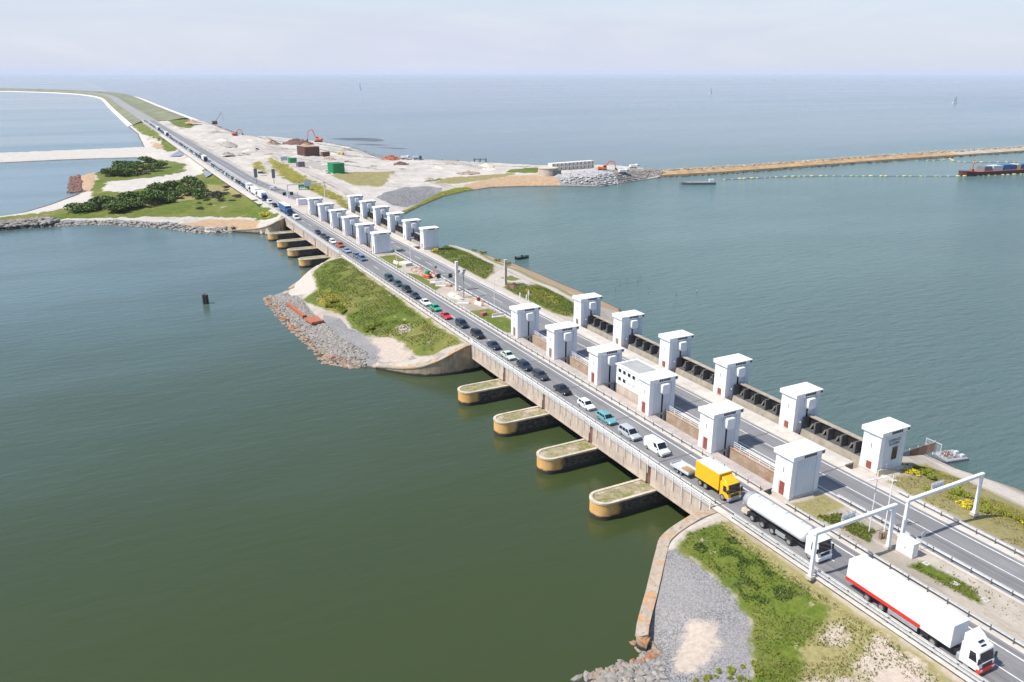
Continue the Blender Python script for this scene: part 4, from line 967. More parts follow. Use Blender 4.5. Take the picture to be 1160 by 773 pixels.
# lorries
def cab(t, col, y0, ln, hh, w_=1.24, zb=.55, visor=True, low='grey', bump_='grey'):
    yf = y0
    m = MB(); prof_ = [(yf+.02,zb),(yf,zb+.75),(yf+.10,1.45),(yf+.34,hh-.18),(yf+.55,hh),(yf+ln,hh+.02),(yf+ln,zb)]
    m.prismx(prof_, -w_, w_); m.build('cab', col, t, bevel=.09, seg=2, smooth=40)
    m = MB(); m.quad((-w_+.12,yf+.095,1.50),(w_-.12,yf+.095,1.50),(w_-.2,yf+.30,hh-.32),(-w_+.2,yf+.30,hh-.32)); m.build('windscreen', 'glass', t)
    for s in (-1, 1):
        m = MB(); x = s*(w_+.006); q = [(x,yf+.36,1.5),(x,yf+1.25,1.5),(x,yf+1.25,hh-.4),(x,yf+.62,hh-.4)]; m.quad(*(q if s > 0 else q[::-1])); m.build('side_window', 'glass', t)
        m = MB(); m.box(s*(w_+.16)-.1, s*(w_+.16)+.1, yf+.02, yf+.16, 1.55, 2.2); m.bar((s*w_*.98,yf+.2,2.1),(s*(w_+.16),yf+.1,2.1),.06,.06); m.build('mirror', 'black', t)
        m = MB(); m.box(s*w_*.78-.2, s*w_*.78+.2, yf-.115, yf-.102, .62, .84); m.build('headlight', 'lamp', t)
    m = MB(); m.box(-w_*.62, w_*.62, yf-.03, yf+.05, 1.0, 1.4); m.build('grille', 'black', t)
    m = MB(); m.box(-w_-.01, w_+.01, yf-.10, yf+.35, .32, .9); m.build('bumper', bump_, t, bevel=.05)
    if visor: m = MB(); m.box(-w_*.9, w_*.9, yf+.16, yf+.42, hh-.2, hh-.12); m.build('sun_visor', 'black', t)
def chassis(t, y0, y1, axles, w_=1.05, r=.5):
    m = MB(); m.box(-.45, .45, y0, y1, .55, .95); m.build('chassis', 'black', t)
    for y in axles:
        for s in (-1, 1): wheel(t, s*w_, y, r, .34)
def mudguards(t, ys, r=.5):
    for y in ys:
        for s in (-1, 1): m = MB(); m.box(s*1.05-.2, s*1.05+.2, y-.55, y+.55, 1.02, 1.08); m.build('mudguard', 'black', t)
# red and white articulated lorry
t = thing('articulated_lorry', 'long white box lorry with red lower stripe and red bumper, nearest the camera', 'lorry', (74.55, 36.6, 6.512), R(-1.0), group='lorries in the queue')
cab(t, 'truckw', 0, 2.25, 2.95, bump_='red', visor=False)
m = MB(); m.prismx([(.75,2.95),(1.5,3.65),(2.22,3.98),(2.22,2.95)], -1.12, 1.12); m.build('wind_deflector', 'truckw', t, bevel=.06, smooth=40)
m = MB(); m.box(-.4,.4,.95,1.5,3.25,3.34); m.box(-.38,.38,.62,.92,2.985,3.03); m.build('roof_hatch', 'glass', t)
m = MB(); m.box(-1.22,1.22,1.55,2.6,.45,1.3); m.build('fuel_tank', 'grey', t, bevel=.08)
m = MB(); m.box(-1.2,1.2,-.014,.06,.905,.99); m.build('bumper_trim', 'red', t)
chassis(t, .3, 16.9, [1.4,5.3,11.9,13.9]); mudguards(t, [5.3])
m = MB(); m.box(-1.275,1.275,3.3,17,1.18,4.0); m.build('trailer', 'truckw', t, bevel=.05)
m = MB()
for s in (-1,1): m.box(s*1.285-.012, s*1.285+.012, 6.9, 16.98, 1.16, 1.62)
m.box(-1.29,1.29,17.0,17.03,1.16,1.62); m.build('stripe', 'red', t)
m = MB()
for s in (-1,1): m.box(s*1.2-.03, s*1.2+.03, 7.2, 11, .5, 1.05)
m.build('side_guard', 'grey', t)
m = MB(); m.box(-1.1,1.1,5.9,6.9,.45,1.15); m.build('pallet_box', 'black', t)
# tanker
t = thing('tanker_lorry', 'white cylindrical tanker lorry with a grey rear end, passing the gantry', 'lorry', (75.55, 58.5, 6.512), 0, group='lorries in the queue')
cab(t, 'truckw', 0, 2.2, 3.0, bump_='truckw')
m = MB(); m.prismx([(.9,3.0),(1.5,3.45),(2.15,3.7),(2.15,3.0)], -1.1, 1.1); m.build('wind_deflector', 'truckw', t, bevel=.06, smooth=40)
chassis(t, .3, 13.8, [1.4,4.9,7.9,9.7,11.6]); mudguards(t, [4.9,7.9,9.7,11.6])
def ell(y, rx, rz_, zc, n=28): return [(rx*math.cos(2*math.pi*i/n), y, zc+rz_*math.sin(2*math.pi*i/n)) for i in range(n)]
m = MB(); m.loft([ell(2.75,.55,.5,2.3),ell(2.82,.95,.85,2.3),ell(3.0,1.17,1.05,2.3),ell(3.25,1.25,1.12,2.3),ell(12.7,1.25,1.12,2.3)]); m.build('tank', 'truckw', t, smooth=50)
m = MB(); m.loft([ell(12.703,1.255,1.125,2.3),ell(13.4,1.24,1.11,2.3),ell(13.75,1.1,.98,2.3),ell(13.9,.75,.68,2.3)]); m.build('rear_end', 'grey', t, smooth=50)
m = MB(); m.box(-.35,.35,3.6,12.4,3.425,3.47); m.build('catwalk', 'lgrey', t)
for y in (4.4,7,9.6,12): m = MB(); m.tube((0,y,3.47),(0,y,3.58),.27,12); m.build('manhole', 'lgrey', t)
for s in (-1,1): m = MB(); m.box(s*1.16-.04,s*1.16+.04,5.6,7.3,.5,1.1); m.build('side_guard', 'grey', t)
m = MB(); m.box(-1.2,1.2,12.6,13.7,.5,1.05); m.build('hose_box', 'cop', t)
# yellow box lorry
t = thing('box_lorry', 'yellow box lorry with a white roof towing the low grey trailer', 'lorry', (75.85, 75.2, 6.512), R(.5), group='lorries in the queue')
cab(t, 'yellow', 0, 1.95, 2.85, w_=1.2, bump_='grey')
chassis(t, .3, 7.1, [1.25,4.9,6.1]); mudguards(t, [4.9,6.1])
m = MB(); m.box(-1.25,1.25,2.15,7.3,1.1,3.74); m.build('cargo_box', 'yellow', t, bevel=.05)
m = MB(); m.box(-1.16,1.16,2.3,7.15,3.745,3.77); m.build('roof', 'truckw', t)
m = MB(); m.prismx([(.7,2.86),(1.9,3.5),(1.9,2.86)], -1.0, 1.0); m.build('wind_deflector', 'yellow', t, bevel=.05)
t = thing('flat_trailer', 'low grey flat trailer with a small tan load behind the yellow lorry', 'trailer', (75.3, 83.6, 6.512), R(3))
m = MB(); m.box(-1.12,1.12,0,4.1,.72,.84); m.build('bed', 'lgrey', t)
m = MB(); m.box(-1.12,-1.07,0,4.1,.843,1.1); m.box(1.07,1.12,0,4.1,.843,1.1); m.box(-1.068,1.068,4.05,4.1,.843,1.1); m.box(-1.068,1.068,0,.05,.843,1.1); m.build('side_board', 'lgrey', t)
m = MB(); m.box(-.6,.7,.4,2.2,.843,1.0); m.build('load', 'bworange', t, bevel=.06)
for s in (-1,1):
    for y in (1.7,2.5): wheel(t, s*.95, y, .32, .22)
m = MB(); m.bar((0,0,.75),(0,-1.0,.7),.1,.1); m.build('drawbar', 'black', t)
# far lorries
def far_lorry(label, Y, X, cabc, boxc, roofc, y0, y1, semi=True):
    t = thing('lorry', label, 'lorry', (X, Y, 6.512), 0, group='lorries in the queue')
    cab(t, cabc, 0, 2.1, 3.0, bump_=cabc); chassis(t, .3, y1-.2, [1.4]+([5.2] if semi else [])+[y1-3.2,y1-1.8])
    m = MB(); m.box(-1.27,1.27,y0,y1,1.1,3.85); m.build('cargo_box', boxc, t, bevel=.05)
    m = MB(); m.box(-1.2,1.2,y0+.1,y1-.1,3.855,3.88); m.build('roof', roofc, t); return t
far_lorry('dark blue articulated lorry with a white roof reaching the farther bridge', 351.0, 75.0, 'bluep', 'bluep', 'truckw', 3.2, 17)
far_lorry('white lorry with a bright blue cab, first behind the white van', 399.5, 73.9, 'bluep', 'truckw', 'truckw', 2.4, 12, False)
far_lorry('white box lorry following the blue cabbed white lorry', 414.5, 73.7, 'truckw', 'truckw', 'truckw', 2.4, 14, False)
far_lorry('short white lorry last of the three white lorries', 434, 73.7, 'truckw', 'lgrey', 'truckw', 2.4, 9, False)
far_lorry('pale box lorry with a dark cab in the middle of the distant queue', 603, 73.9, 'black', 'truckw', 'truckw', 2.4, 12, False)
far_lorry('distant white lorry with a dark front where the causeway meets the dike', 872, 74, 'black', 'truckw', 'truckw', 2.4, 16)
far_lorry('farthest lorry of the queue, white with a blue cab', 962, 74, 'bluep', 'truckw', 'truckw', 3, 17)

# ------------------------------------------------------------------ gantries, masts, signs
def gantry(name, label, xl, xr, y, zt, sx, posts=.42):
    t = thing(name, label, 'gantry', (xl, y, 6.4), group='portal gantries over the roads')
    for x in (xl, xr):
        m = MB(); m.loft([[(x-s,y-s,z),(x+s,y-s,z),(x+s,y+s,z),(x-s,y+s,z)] for s, z in ((posts/2,6.4),(posts/2*.85,zt-.003))]); p = m.build('post', 'steelw', t, True)
        m = MB(); m.box(x-.4,x+.4,y-.4,y+.4,6.3,6.75); b = m.build('base', 'pale', p); 
    m = MB(); m.box(xl-.3, xr+.3, y-.24, y+.24, zt, zt+.48); m.build('beam', 'steelw', t, True, bevel=.1, seg=2)
    for i in range(3):
        m = MB(); x = sx+i*.85
        m.box(x, x+.72, y+.36, y+.42, zt-.55, zt+1.25)
        for zz in (zt-.3, zt+.5, zt+1.05): m.box(x-.03, x+.75, y+.28, y+.355, zz, zz+.08)
        m.build('sign_panel', 'lgrey', t, True)
    m = MB(); m.box(sx-.1, sx+2.6, y+.243, y+.275, zt+.1, zt+.2); m.build('bracket', 'steelw', t, True)
gantry('portal_gantry', 'white portal gantry over the lorry lane with three sign backs', 71.5, 85.6, 57.0, 12.5, 76.2)
gantry('portal_gantry', 'white portal gantry over the empty road by the yellow bushes', 88.2, 103.6, 57.0, 12.5, 93.2)
def pole(name, label, x, y, z0, h, r=.09, arms=(), cat='lamp post', mat='steelw', group=None, head=.9):
    t = thing(name, label, cat, (x, y, z0), group=group)
    m = MB(); m.tube((0,0,-.3),(0,0,h),r,8,r*.6); m.build('pole', mat, t, smooth=60)
    for a in arms:
        m = MB(); dx, dy = a; m.bar((0,0,h-.05),(dx,dy,h+.1),.07,.07); ar = m.build('arm', mat, t)
        m = MB(); d = Vector((dx,dy,0)).normalized(); e = Vector((dx,dy,h+.08)); m.bar(e-d*.05,e+d*head,.26,.13); m.build('lamp_head', 'roofw', t, bevel=.03)
    return t
pole('lamp_post', 'thin white lamp post with two heads on the sandy median behind the tanker', 86.4, 60.6, 6.4, 8.2, .08, ((-.7,.1),(.6,-.1)), group='lamp posts')
pole('mast', 'slender white mast on the median beyond the first gantry', 88.6, 59.9, 6.4, 8.6, .1, (), 'mast')
pole('lamp_post', 'white lamp post beside the lorry queue past the farther bridge', 72.0, 381, 6.3, 9.5, .12, ((.9,0),), group='lamp posts')
pole('lamp_post', 'white lamp post on the median grass just past the blank far tower', 83.2, 238.5, 6.4, 8, .09, ((-.6,0),), group='lamp posts')
pole('lamp_post', 'white lamp post by the rubble at the empty road edge', 88.9, 241, 6.4, 8.5, .09, ((.6,0),), group='lamp posts')
pole('lamp_post', 'white lamp post between the orange clay heap and the tower with antennas', 88.4, 178.5, 6.4, 8.5, .09, ((.6,0),), group='lamp posts')
t = thing('concrete_column', 'tall square tan column on the sandy seaward side of the island', 'column', (104.5, 203.5, 6))
m = MB(); m.loft([[(-s,-s,z),(s,-s,z),(s,s,z),(-s,s,z)] for s, z in ((.4,-.3),(.34,7.4))]); m.build('shaft', 'cop', t); m = MB(); m.box(-.42,.42,-.42,.42,7.403,7.6); m.build('cap', 'pale', t)
t = thing('concrete_column', 'pale square column on the island median next to the signal mast', 'column', (88.4, 202.5, 6.4))
m = MB(); m.loft([[(-s,-s,z),(s,-s,z),(s,s,z),(-s,s,z)] for s, z in ((.4,-.3),(.36,8.4))]); m.build('shaft', 'blockw', t); m = MB(); m.box(-.42,.42,-.42,.42,8.403,8.6); m.build('cap', 'blockw', t)
t = thing('signal_mast', 'dark mast carrying two black square signal boards over the island road', 'signal', (86.9, 194.6, 6.4))
m = MB(); m.tube((0,0,-.2),(0,0,7.2),.2,8,.16); m.box(-.35,.35,-.3,.3,7.0,7.4); m.build('pole', 'grey', t)
m = MB(); m.bar((0,0,6.7),(-6.4,2.4,6.7),.16,.16); m.build('arm', 'lgrey', t)
for x, y in ((-3.3,1.25),(-6.3,2.35)):
    m = MB(); m.box(x-.6,x+.6,y-.17,y-.05,5.9,7.1); m.build('signal_board', 'black', t, bevel=.03)
for x in (-1.3,.4): m = MB(); m.box(x-.1-.4,x-.1+.4,-.2,.2,7.5,8.1); m.bar((x-.1,0,6.7),(x-.1,0,7.5),.08,.08); m.build('camera_box', 'grey', t)
# far portal behind the farther towers, back of a direction sign
t = thing('portal_gantry', 'distant white gantry with a pale square sign over the paved junction', 'gantry', (84, 402, 6.4), group='portal gantries over the roads')
for x in (85.5, 104): m = MB(); m.box(x-.25,x+.25,401.75,402.25,6.2,13); m.build('post', 'steelw', t, True)
m = MB(); m.box(85.2,104.3,401.8,402.2,13.003,13.5); m.build('beam', 'steelw', t, True)
m = MB(); m.box(93.8,97.4,401.55,401.79,12.2,15.2); m.build('sign_panel', 'lgrey', t, True)
t = thing('signal_mast', 'far mast arm with two black square boards before the farther towers', 'signal', (84.6, 376, 6.4))
m = MB(); m.tube((0,0,0),(0,0,6.8),.2,8,.16); m.build('pole', 'lgrey', t); m = MB(); m.bar((0,0,6.4),(-6.4,0,6.4),.16,.16); m.build('arm', 'lgrey', t)
for x in (-2.9,-6.2): m = MB(); m.box(x-.75,x+.75,-.2,-.085,5.5,7.0); m.build('signal_board', 'black', t)
for nm, x, y in (('left', 83.2, 470.5), ('right', 91.5, 463)):
    t = thing('message_board', f"dark upright board on the {nm} side of the outer road past the junction", 'sign', (x, y, 6.4))
    m = MB(); m.box(-.15,.15,-.15,.15,0,4); m.build('pole', 'grey', t); m = MB(); m.box(-.9,.9,-.25,.25,3.2,8.2); m.build('board', 'trim', t)
# round sign backs
def disc_sign(label, x, y, z, h, mat='lgrey', r=.42):
    t = thing('traffic_sign', label, 'sign', (x, y, z)); m = MB(); m.tube((0,.08,-.2),(0,.08,h),.04,6); m.build('pole', 'lgrey', t)
    m = MB(); m.tube((0,-.02,h-.3),(0,.02,h-.3),r,20); m.build('disc', mat, t)
disc_sign('round grey sign back on the median near the white cabinet', 88.9, 54.6, 6.4, 2.7)
disc_sign('small round sign facing the queue by the green hatchback', 72.0, 180.5, 6.3, 2.4, 'deckred', .4)
disc_sign('reddish round sign on the island median beside the clay heap', 85.0, 180.8, 6.4, 3.6, 'deckred', .55)
disc_sign('small dark sign at the edge of the empty road by the rubble', 91.2, 225, 6.4, 2.2, 'trim', .4)
disc_sign('small dark sign at the edge of the empty road near the signal mast', 91.2, 213, 6.4, 2.2, 'trim', .4)
# white cabinet and small boxes on the median
t = thing('equipment_cabinet', 'white equipment cabinet on the sandy median beside the gantry foot', 'cabinet', (86.6, 55.0, 6.42), R(0))
m = MB(); m.box(-.55,.55,-1.2,1.2,.1,2.1); m.build('housing', 'truckw', t, bevel=.03)
m = MB(); m.box(-.62,.62,-1.27,1.27,2.103,2.2); m.build('lid', 'truckw', t); m = MB(); m.box(-.6,.6,-1.25,1.25,-.1,.097); m.build('plinth', 'pale', t)
m = MB()
for y in (-.6,.6): m.box(-.575,-.553,y-.5,y+.5,.2,2.0)
d = m.build('door', 'roofw', t); m = MB(); m.box(-.6,-.577,-.15,-.05,1.0,1.2); m.build('handle', 'black', d)
for i, (x, y) in enumerate(((86.6, 58.9), (87.2, 58.6))):
    t = thing('wooden_box', ('left' if i == 0 else 'right')+' of two small brown upright boxes on the median weeds', 'box', (x, y, 6.42), R(20*i)); m = MB(); m.box(-.22,.22,-.2,.2,0,.95); m.build('case', 'wood', t, bevel=.02); m = MB(); m.box(-.26,.26,-.24,.24,.953,1.0); m.build('lid', 'wood', t)
for i, (x, y) in enumerate(((86.2,47.9),(86.4,44.2),(86.9,52.3))):
    t = thing('manhole', ('middle','rearmost','nearest gantry')[i]+' pale square manhole slab with a grey lid on the sandy median', 'manhole', (x, y, 6.43)); m = MB(); m.box(-.4,.4,-.4,.4,0,.06); m.build('slab', 'pale', t); m = MB(); m.box(-.16,.16,-.16,.16,.063,.1); m.build('lid', 'grey', t)
# antennas on the far-end tower of the near sluice
t = thing('antenna_group', 'thin white antenna masts on the island end tower roof', 'antenna', (86, 157.5, 13.6))
for x, y, h in ((-1.0,.5,3.4),(.3,-.3,3.0),(1.3,.6,3.6)): m = MB(); m.tube((x,y,-.02),(x,y,h),.06,6); m.box(x-.12,x+.12,y-.12,y+.12,h-1.2,h-.2); m.build('antenna', 'roofw', t)

for i, (x, y, rz) in enumerate(((84.6,243,5),(87.9,214,80),(86.4,209.5,70),(87.6,186.5,10),(84.4,189.5,60),(87.2,174,85))):
    t = thing('barrier_block', ('pale concrete barrier block on the island median, ' + ['by the board stack','by the digger','nearest the pale column','beside the clay heap','behind the reddish sign','nearest the antenna tower'][i]), 'barrier', (x, y, 6.42), R(rz), group='barrier blocks on the island median')
    m = MB(); m.prismy([(-.4,0),(-.4,.12),(-.18,.4),(-.12,.95),(.12,.95),(.18,.4),(.4,.12),(.4,0)], -1.6, 1.6); m.build('block', 'blockw', t, bevel=.02); m = MB(); m.box(-.06,.06,-.3,.3,.953,1.02); m.build('lifting_eye', 'post', t)
for i, (x, y) in enumerate(((85.2,191.3),(88.4,208.2),(85.0,212.5),(84.5,177))):
    t = thing('pallet_load', ['low stack of brown boards behind the sand heap','low stack of boards near the pale column','low stack of boards on the grass by the digger','low stack of boards in front of the reddish sign'][i], 'pallet', (x, y, 6.42), R(35*i), group='board stacks on the median')
    m = MB(); m.box(-.7,.7,-.9,.9,0,.14); m.build('pallet', 'wood', t); m = MB(); m.box(-.6,.6,-.8,.8,.143,.5+.1*i); m.build('load', ['wood','clay','blockw','deckred'][i], t, bevel=.03)
# ------------------------------------------------------------------ rocks
_ico = bmesh.new(); bmesh.ops.create_icosphere(_ico, subdivisions=1, radius=1)
ICO_V = np.array([v.co[:] for v in _ico.verts]); ICO_F = np.array([[v.index for v in f.verts] for f in _ico.faces]); _ico.free()
def rocks(label, pts, mat, flat=.65):
    """pts: (x,y,z,size)"""
    V = []; F = []; n = len(ICO_V)
    for i, (x, y, z, s) in enumerate(pts):
        v = ICO_V*nrg.uniform(.65, 1.25, ICO_V.shape)
        a = nrg.uniform(0, 6.28); c_, s_ = math.cos(a), math.sin(a)
        v = v*np.array([nrg.uniform(.7,1.3), nrg.uniform(.7,1.3), flat*nrg.uniform(.7,1.2)])*s
        V.append(np.stack([v[:,0]*c_-v[:,1]*s_+x, v[:,0]*s_+v[:,1]*c_+y, v[:,2]+z], -1)); F.append(ICO_F+i*n)
    me = bpy.data.meshes.new('rocks'); me.from_pydata(np.concatenate(V).tolist(), [], np.concatenate(F).tolist()); me.materials.append(MT[mat]); me.update()
    o = bpy.data.objects.new('rocks', me); COL.objects.link(o); return stuff(o, label, 'rocks')
def inpoly(poly, n, seed=0):
    r = np.random.default_rng(seed); xs = [p[0] for p in poly]; ys = [p[1] for p in poly]; out = []
    while len(out) < n:
        X = r.uniform(min(xs), max(xs), n*2); Y = r.uniform(min(ys), max(ys), n*2); s = sdist(X, Y, poly)
        out += list(zip(X[s > 0], Y[s > 0]))
    return out[:n]
def onland(poly, n, H, s0, s1, seed, lift=.1):
    r = np.random.default_rng(seed+99)
    return [(x, y, max(H(x, y), -.15)+lift*s, s) for (x, y) in inpoly(poly, n, seed) for s in (r.uniform(s0, s1)*(1.4 if r.random() < .1 else 1),)]
rocks('grey boulders at the water below the gravel bank in the foreground', onland([(50.6,61.8),(41,61.9),(35.5,57.3),(32.5,48),(30.5,20),(44,20),(46,48),(48.5,56.5),(50.6,58)], 1500, H_near, .28, .6, 1), 'rock')
rocks('rust stained boulders at the foot of the curved quay wall', onland([(52,64.4),(49.8,64),(49.8,61),(42,62),(42,60.8),(51.5,59.6)], 130, H_near, .22, .5, 2), 'rockrust')
rocks('grey boulders covering the lake point of the grassy island', onland([(43.6,242),(43,224),(44,201),(44.6,180),(51,171),(53,177),(50.5,188),(50,203),(49,217),(49.5,228),(48.5,243)], 3600, H_isl, .2, .55, 3), 'rock')
rocks('rust stained boulders along the waterline of the island point', onland([(44.5,246),(41.6,243.5),(41,224.5),(42,201),(42.6,178),(49,170.5),(51,172),(45,181),(44,201),(43.2,224)], 420, H_isl, .3, .75, 4), 'rockrust')
rocks('low boulders along the far lake shore below the thicket', onland([(-85,415),(-18,411.5),(0,407.3),(13.8,394.6),(27,380.5),(39,362.5),(52,358),(54,361),(42,368),(30,388),(14,400),(0,412),(-18,416),(-85,420)], 900, H_head, .4, 1.0, 5), 'rock')
rocks('heap of grey boulders on the far shore at the left edge', onland([(-60,412),(-22,411),(-14,416),(-24,425),(-60,428)], 520, lambda x, y: 1.0+1.4*max(0, 1-abs(y-419)/9), .7, 1.4, 6), 'rock')
rocks('dark boulders at the tip of the sandy spit', onland([(-12,528),(-6,529),(-5,562),(-6,608),(-11,608),(-12,565)], 420, H_head, .7, 1.5, 7), 'brown')
rocks('pale quarried stone heap between the works and the breakwater', onland([(257,423),(273,408),(292,412),(296,428),(290,442),(268,446),(259,438)], 2600, H_head, .4, .95, 8), 'rockpale')
rocks('smaller pale quarried stones on the right half of the heap', onland([(292,412),(318,423),(345,434),(345,452),(300,452),(292,440)], 2200, H_head, .3, .7, 9), 'rock')
bwp = []
for i in range(1700):
    x = nrg.uniform(335, 1150); off = nrg.uniform(-1, 13); yc = np.interp(x, [p[0] for p in bws], [p[1] for p in bws])
    bwp.append((x, yc+off-2, 2.35-.2*max(0, off-6)+.1, nrg.uniform(.6, 1.3)*(1+.3*(x > 560))))
rocks('broken stone along the crest of the breakwater', bwp, 'rock')
bwp = []
for i in range(600):
    x = nrg.uniform(330, 1150); yc = np.interp(x, [p[0] for p in bws], [p[1] for p in bws]); bwp.append((x, yc-19+nrg.uniform(-.8, 4), nrg.uniform(-.1, .6), nrg.uniform(.5, 1.1)))
rocks('dark wet stones along the harbour foot of the breakwater', bwp, 'bwdark')
rocks('scattered stones on the sea shore of the works', onland([(130,1185),(150,1185),(150,1010),(152,880),(190,855),(212,798),(216,750),(214,640),(208,612),(228,600),(247,587),(266,562),(284,538),(292,545),(250,600),(220,625),(222,750),(215,810),(192,866),(158,885),(158,1185)], 700, H_head, .5, 1.2, 12), 'rock')

rocks('dark stones along the lake edge of the sandy causeway', [(x, 815+nrg.uniform(-2,2), .5, nrg.uniform(.5,1.1)) for x in nrg.uniform(-118, 44, 330)], 'bwdark')
# ------------------------------------------------------------------ grass, weeds, bushes
def blades(label, pts, mat, cat='grass', name='grass'):
    """pts (x,y,z,h): three leaning blades a tuft"""
    n = len(pts); P = np.array(pts); k = 3
    a = nrg.uniform(0, 6.28, (n,k)); wd = P[:,3:4]*nrg.uniform(.35,.7,(n,k)); h = P[:,3:4]*nrg.uniform(.6,1.2,(n,k)); lean = P[:,3:4]*nrg.uniform(.1,.7,(n,k)); la = nrg.uniform(0,6.28,(n,k))
    c, s = np.cos(a), np.sin(a); ox = P[:,0:1]+nrg.uniform(-.3,.3,(n,k))*P[:,3:4]; oy = P[:,1:2]+nrg.uniform(-.3,.3,(n,k))*P[:,3:4]; oz = P[:,2:3]-.05
    A = np.stack([ox-c*wd/2, oy-s*wd/2, oz+0*c], -1); B = np.stack([ox+c*wd/2, oy+s*wd/2, oz+0*c], -1); T = np.stack([ox+np.cos(la)*lean, oy+np.sin(la)*lean, oz+h], -1)
    V = np.stack([A,B,T], 2).reshape(-1,3); F = np.arange(len(V)).reshape(-1,3)
    me = bpy.data.meshes.new(name); me.from_pydata(V.tolist(), [], F.tolist()); me.materials.append(MT[mat]); me.update()
    o = bpy.data.objects.new(name, me); COL.objects.link(o); return stuff(o, label, cat)
def tufts(poly, n, H, h0, h1, seed, clump=.5, thr=0.):
    out = []; r = np.random.default_rng(seed+5)
    for x, y in inpoly(poly, n, seed):
        if mnoise.noise(Vector((x*clump*.4, y*clump*.4, seed))) > thr: out.append((x, y, H(x, y), r.uniform(h0, h1)))
    return out
NG = [(71.2,72.2),(65.5,73),(63.2,71.3),(63.6,67.2),(63.9,62.3),(63.2,58.3),(62,56.3),(56,49.7),(52,44),(50,25),(70.6,25),(70.8,60)]
blades('rough green grass on the foreground bank', tufts(NG, 15000, H_near, .10, .28, 21, thr=-.22), 'grassleaf')
blades('dry yellow grass on the foreground bank', tufts([(65,56),(71,60),(71.5,25),(54,25),(56,49)], 6000, H_near, .12, .3, 22, thr=.0), 'dryleaf')
blades('tall dark weeds on the foreground bank', tufts([(70,69),(64.5,71),(64.4,62),(63,57.5),(69,56)], 3000, H_near, .18, .4, 23, clump=1.2, thr=.08), 'leaf')
IG = [(71.8,261),(66,258),(60,251),(56.5,232.3),(51,226),(54,217.2),(57,206.8),(56.5,195),(58,183.6),(62,180),(63,167.5),(65,163.8),(70.8,161.5)]
blades('rough grass on the lake slope of the island', tufts(IG, 12000, H_isl, .15, .36, 24, thr=-.2), 'grassleaf')
blades('dry grass on the lake slope of the island', tufts(IG, 6000, H_isl, .12, .34, 25, thr=.05), 'dryleaf')
blades('lush grass on the seaward side of the island', tufts([(102.4,256),(108,266),(114,269),(115.6,234.2),(109.6,222.6),(102.4,213)], 4200, H_isl, .15, .4, 26, thr=-.4)+tufts([(102,199),(108.3,206.1),(115,203),(115.3,187.7),(111,172),(103,167)], 3800, H_isl, .15, .4, 27, thr=-.4), 'grassleaf')
blades('dry weeds on the seaward bank by the road', tufts([(100.8,69),(110,74),(117,72),(118,60),(118,30),(101,30)], 6500, H_near, .12, .35, 28, thr=-.15), 'dryleaf')
blades('weeds on the sandy median', tufts([(83.4,67),(87,66),(87.6,60.5),(84.4,59)], 900, H_near, .15, .4, 29, thr=-.4)+tufts([(84.5,53),(87,52.5),(87.4,46),(85,43)], 500, H_near, .15, .35, 30, thr=-.1)+tufts([(82.6,70),(89,70),(89,40),(83,40)], 700, H_near, .1, .3, 31, thr=.1), 'grassleaf')
def leafball(n, rx, ry, rz_, leaf, seed, lumps=7):
    r = np.random.default_rng(seed); V = []; 
    cs = [(r.uniform(-.55,.55)*rx, r.uniform(-.55,.55)*ry, r.uniform(.25,.75)*rz_, r.uniform(.38,.62)) for _ in range(lumps)]
    per = n//lumps
    for cx, cy, cz, f in cs:
        d = r.normal(size=(per,3)); d /= np.linalg.norm(d,axis=1)[:,None]; d[:,2] = np.abs(d[:,2])*1.0-.25
        rad = r.uniform(.55,1.08,(per,1))
        p = d*rad*np.array([rx*f, ry*f, rz_*f*.85])+np.array([cx,cy,cz]); p[:,2] = np.maximum(p[:,2], .05)
        u = r.normal(size=(per,3)); u /= np.linalg.norm(u,axis=1)[:,None]; w2 = np.cross(u, r.normal(size=(per,3))); w2 /= np.linalg.norm(w2,axis=1)[:,None]
        s = leaf*r.uniform(.6,1.3,(per,1))
        V.append(np.stack([p-u*s-w2*s*.6, p+u*s-w2*s*.6, p+u*s*.6+w2*s*.7, p-u*s*.6+w2*s*.7], 1))
    V = np.concatenate(V).reshape(-1,3); F = np.arange(len(V)).reshape(-1,4); return V.tolist(), F.tolist()
def make_bush(mat, n, rx, ry, rz_, leaf, seed, name='bush'):
    t = thing(name, '', 'bush'); V, F = leafball(n, rx, ry, rz_, leaf, seed)
    m = MB(); m.v = [tuple(v) for v in V]; m.f = [tuple(f) for f in F]; m.m = [0]*len(F); m.build('foliage', mat, t)
    m = MB()
    for i in range(5): a = i*1.26; m.tube((0,0,-.4),(math.cos(a)*rx*.4, math.sin(a)*ry*.4, rz_*.55),.05*rz_,5,.02*rz_)
    m.build('stem', 'wood', t); return t
BP = [make_bush('leaf', 1100, 4.2, 4.2, 4.2, .34, 41), make_bush('leaf', 1000, 4.6, 3.8, 3.6, .34, 42), make_bush('leaf', 900, 3.8, 4.4, 4.8, .34, 43), make_bush('leafgrey', 700, 4, 4, 2.6, .32, 44)]
used = set()
def plant(i, x, y, z, s, label, group, lib=None):
    lib = lib or BP; b = lib[i]
    key = id(b)
    t = b if key not in used else dup(b); used.add(key)
    t.location = (x, y, z); t.rotation_euler = (0, 0, rnd.uniform(0, 6.28)); t.scale = (s, s, s*rnd.uniform(.62, .95)); t['label'] = label; t['group'] = group
    return t
low = [(-7.6,438.7),(-2.7,436.2),(6.9,452),(7.8,426),(12,430),(16.1,464),(18.3,434),(24.6,460),(31.1,480),(36.6,488),(30.3,450),(42,494),(38.5,455),(50.4,500),(44.9,462),(53.9,490),(50.3,450),(56.7,446.6),(12,440),(22,446),(16,450),(26,440),(36,468),(29,470),(44,478),(10,434),(3,440),(20,455),(34,443),(48,472),(41,486),(25,452),(14,445)]
